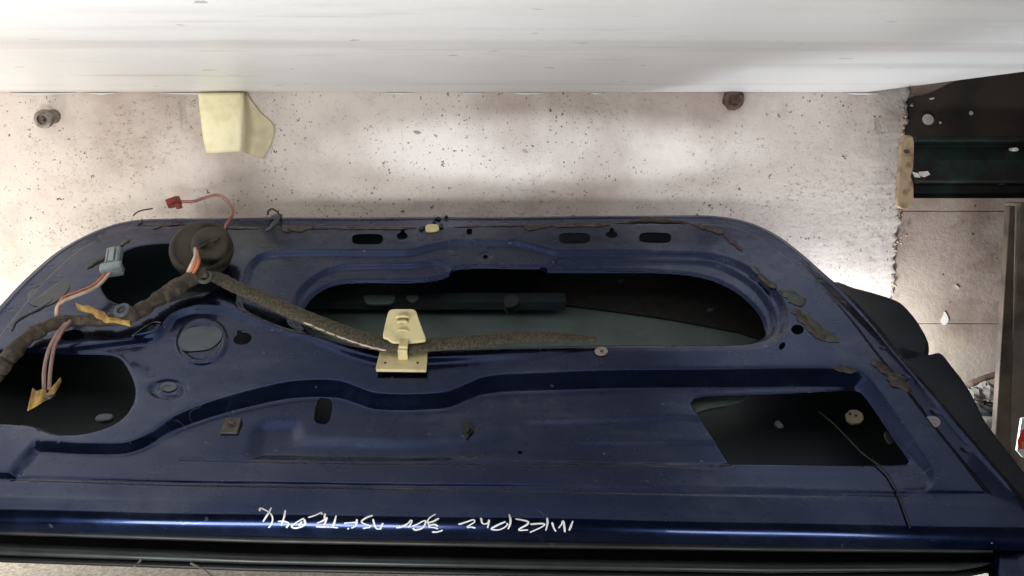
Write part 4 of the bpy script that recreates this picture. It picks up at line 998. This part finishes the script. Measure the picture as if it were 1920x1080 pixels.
for pts in ([(1711, 322), (1722, 325), (1726, 333), (1716, 332)], [(1723, 322), (1740, 321), (1744, 327), (1734, 332), (1724, 329)]):
    P = np.array(pts, float); t = atY(P[:, 0], P[:, 1], BY-0.003); b = t+[0, 0.002, 0]; mesh_obj('paint_splash', *prism(t, b), M['chip'], beam, smooth=False)
for x, y, r in ((1828, 329, 6), (1790, 327, 5), (1878, 340, 10), (1905, 280, 5)):
    P = np.array(oval(x, y, r, r*0.7, 10, 9)); t = atY(P[:, 0], P[:, 1], BY+0.012 if y > 300 else BY-0.001); b = t+[0, 0.012, 0]
    mesh_obj('rivet', *prism(t, b), M['chip'] if y < 300 else M['post'], beam, smooth=False)

# slotted upright: two flanges with a dark slot between
post = bpy.data.objects.new('rack_upright', None); COL.objects.link(post)
tag(post, 'brown rusted steel upright beside the bare blocks, far right', 'post')
PY = 1.235
def slab(px4, Y, thick, mat, name, par):
    P = np.array(px4, float); t = atY(P[:, 0], P[:, 1], Y); b = t+[0, thick, 0]; o = mesh_obj(name, *prism(t, b), mat, par, smooth=False); bevel(o, 0.0015, 2); return o
slab([(1893, 386), (1904, 386), (1893, 960), (1860, 960), (1866, 820)], PY, 0.012, M['post'], 'flange', post)
slab([(1903, 380), (1914, 380), (1895, 960), (1884, 960)], PY+0.02, 0.02, M['gap'], 'slot_web', post)
slab([(1913, 380), (1975, 380), (1955, 960), (1886, 960)], PY+0.004, 0.04, M['postlight'], 'flange', post)

# rubble lying behind the door
def rock(name, c, s, seed, mat, **k):
    rs = np.random.RandomState(seed); V = []; Fc = []
    n, m_ = 10, 7
    for j in range(m_):
        ph = math.pi*(j+0.5)/m_
        for i in range(n):
            th = 2*math.pi*i/n; r = 1+rs.uniform(-0.22, 0.22)
            V.append((c[0]+s[0]*r*math.sin(ph)*math.cos(th), c[1]+s[1]*r*math.sin(ph)*math.sin(th), c[2]+s[2]*r*math.cos(ph)))
    for j in range(m_-1):
        for i in range(n): Fc.append((j*n+i, j*n+(i+1) % n, (j+1)*n+(i+1) % n, (j+1)*n+i))
    Fc.append(tuple(range(n))); Fc.append(tuple(range((m_-1)*n+n-1, (m_-1)*n-1, -1)))
    return mesh_obj(name, V, Fc, mat, smooth=False, **k)
# ledge the rubble lies on
c = bp(1842, 752, 1.33)
V, Fc = box((c[0]+0.16, 1.345, c[2]/2-0.012), (0.42, 0.11, c[2]-0.02)); o = mesh_obj('concrete_kerb', V, Fc, M['stone'], smooth=False, label='rough low concrete kerb at the foot of the block wall', cat='kerb'); bevel(o, 0.006, 2)
for i, (x, y, sx, sz, lab) in enumerate(((1822, 738, 0.020, 0.013, 'pale lump of rubble against the edge of the blue door'), (1852, 733, 0.020, 0.016, 'greenish grey lump of rubble next to the brown upright'), (1848, 768, 0.022, 0.014, 'dark lump of rubble low between the door and the upright'))):
    c = bp(x, y, 1.32); rock('rubble', c, (sx, 0.018, sz), i+2, M['stone'] if i < 2 else M['pad'], label=lab, cat='rubble', group='rubble behind the door')
a = bp(1815, 722, 1.34); b = bp(1892, 697, 1.34)
mesh_obj('stick', *tube(spline(np.array([a, (a+b)/2+[0, 0, 0.003], b]), 4), 0.006, 7), M['rust'], label='short dark stick lying over the rubble', cat='stick')

# printed carton at the right margin
ct = bpy.data.objects.new('printed_carton', None); COL.objects.link(ct)
tag(ct, 'red and white printed carton cut by the right edge of the picture', 'carton')
CY = 1.12
def card(pts, Y, mat, name, thick=0.004):
    P = np.array(pts, float); t = atY(P[:, 0], P[:, 1], Y); b = t+[0, thick, 0]; mesh_obj(name, *prism(t, b), mat, ct, smooth=False)
card([(1916, 785), (1990, 770), (1990, 880), (1918, 858), (1907, 845)], CY, M['whiteprint'], 'box')
card([(1917, 806), (1991, 792), (1991, 842), (1910, 842), (1908, 826)], CY-0.001, M['redprint'], 'red_band', 0.0008)
card([(1917, 828), (1991, 818), (1991, 832), (1916, 840)], CY-0.002, M['orangeprint'], 'orange_band', 0.0008)

# loose hairs of wire hanging below the sill
for i, (pts, lab) in enumerate((([(252, 1062), (260, 1055), (266, 1048)], 'short bent bristle under the sill, left of the wire end'), ([(358, 1056), (378, 1066), (398, 1082)], 'thin pale wire end poking below the sill'))):
    P = np.array(pts, float); q = D(P[:, 0], P[:, 1], -0.025); q = q@np.array([[1, 0, 0], EV, EN])+ORG
    mesh_obj('wire_end', *tube(spline(q, 4), 0.0014, 6), M['steel'], label=lab, cat='wire')
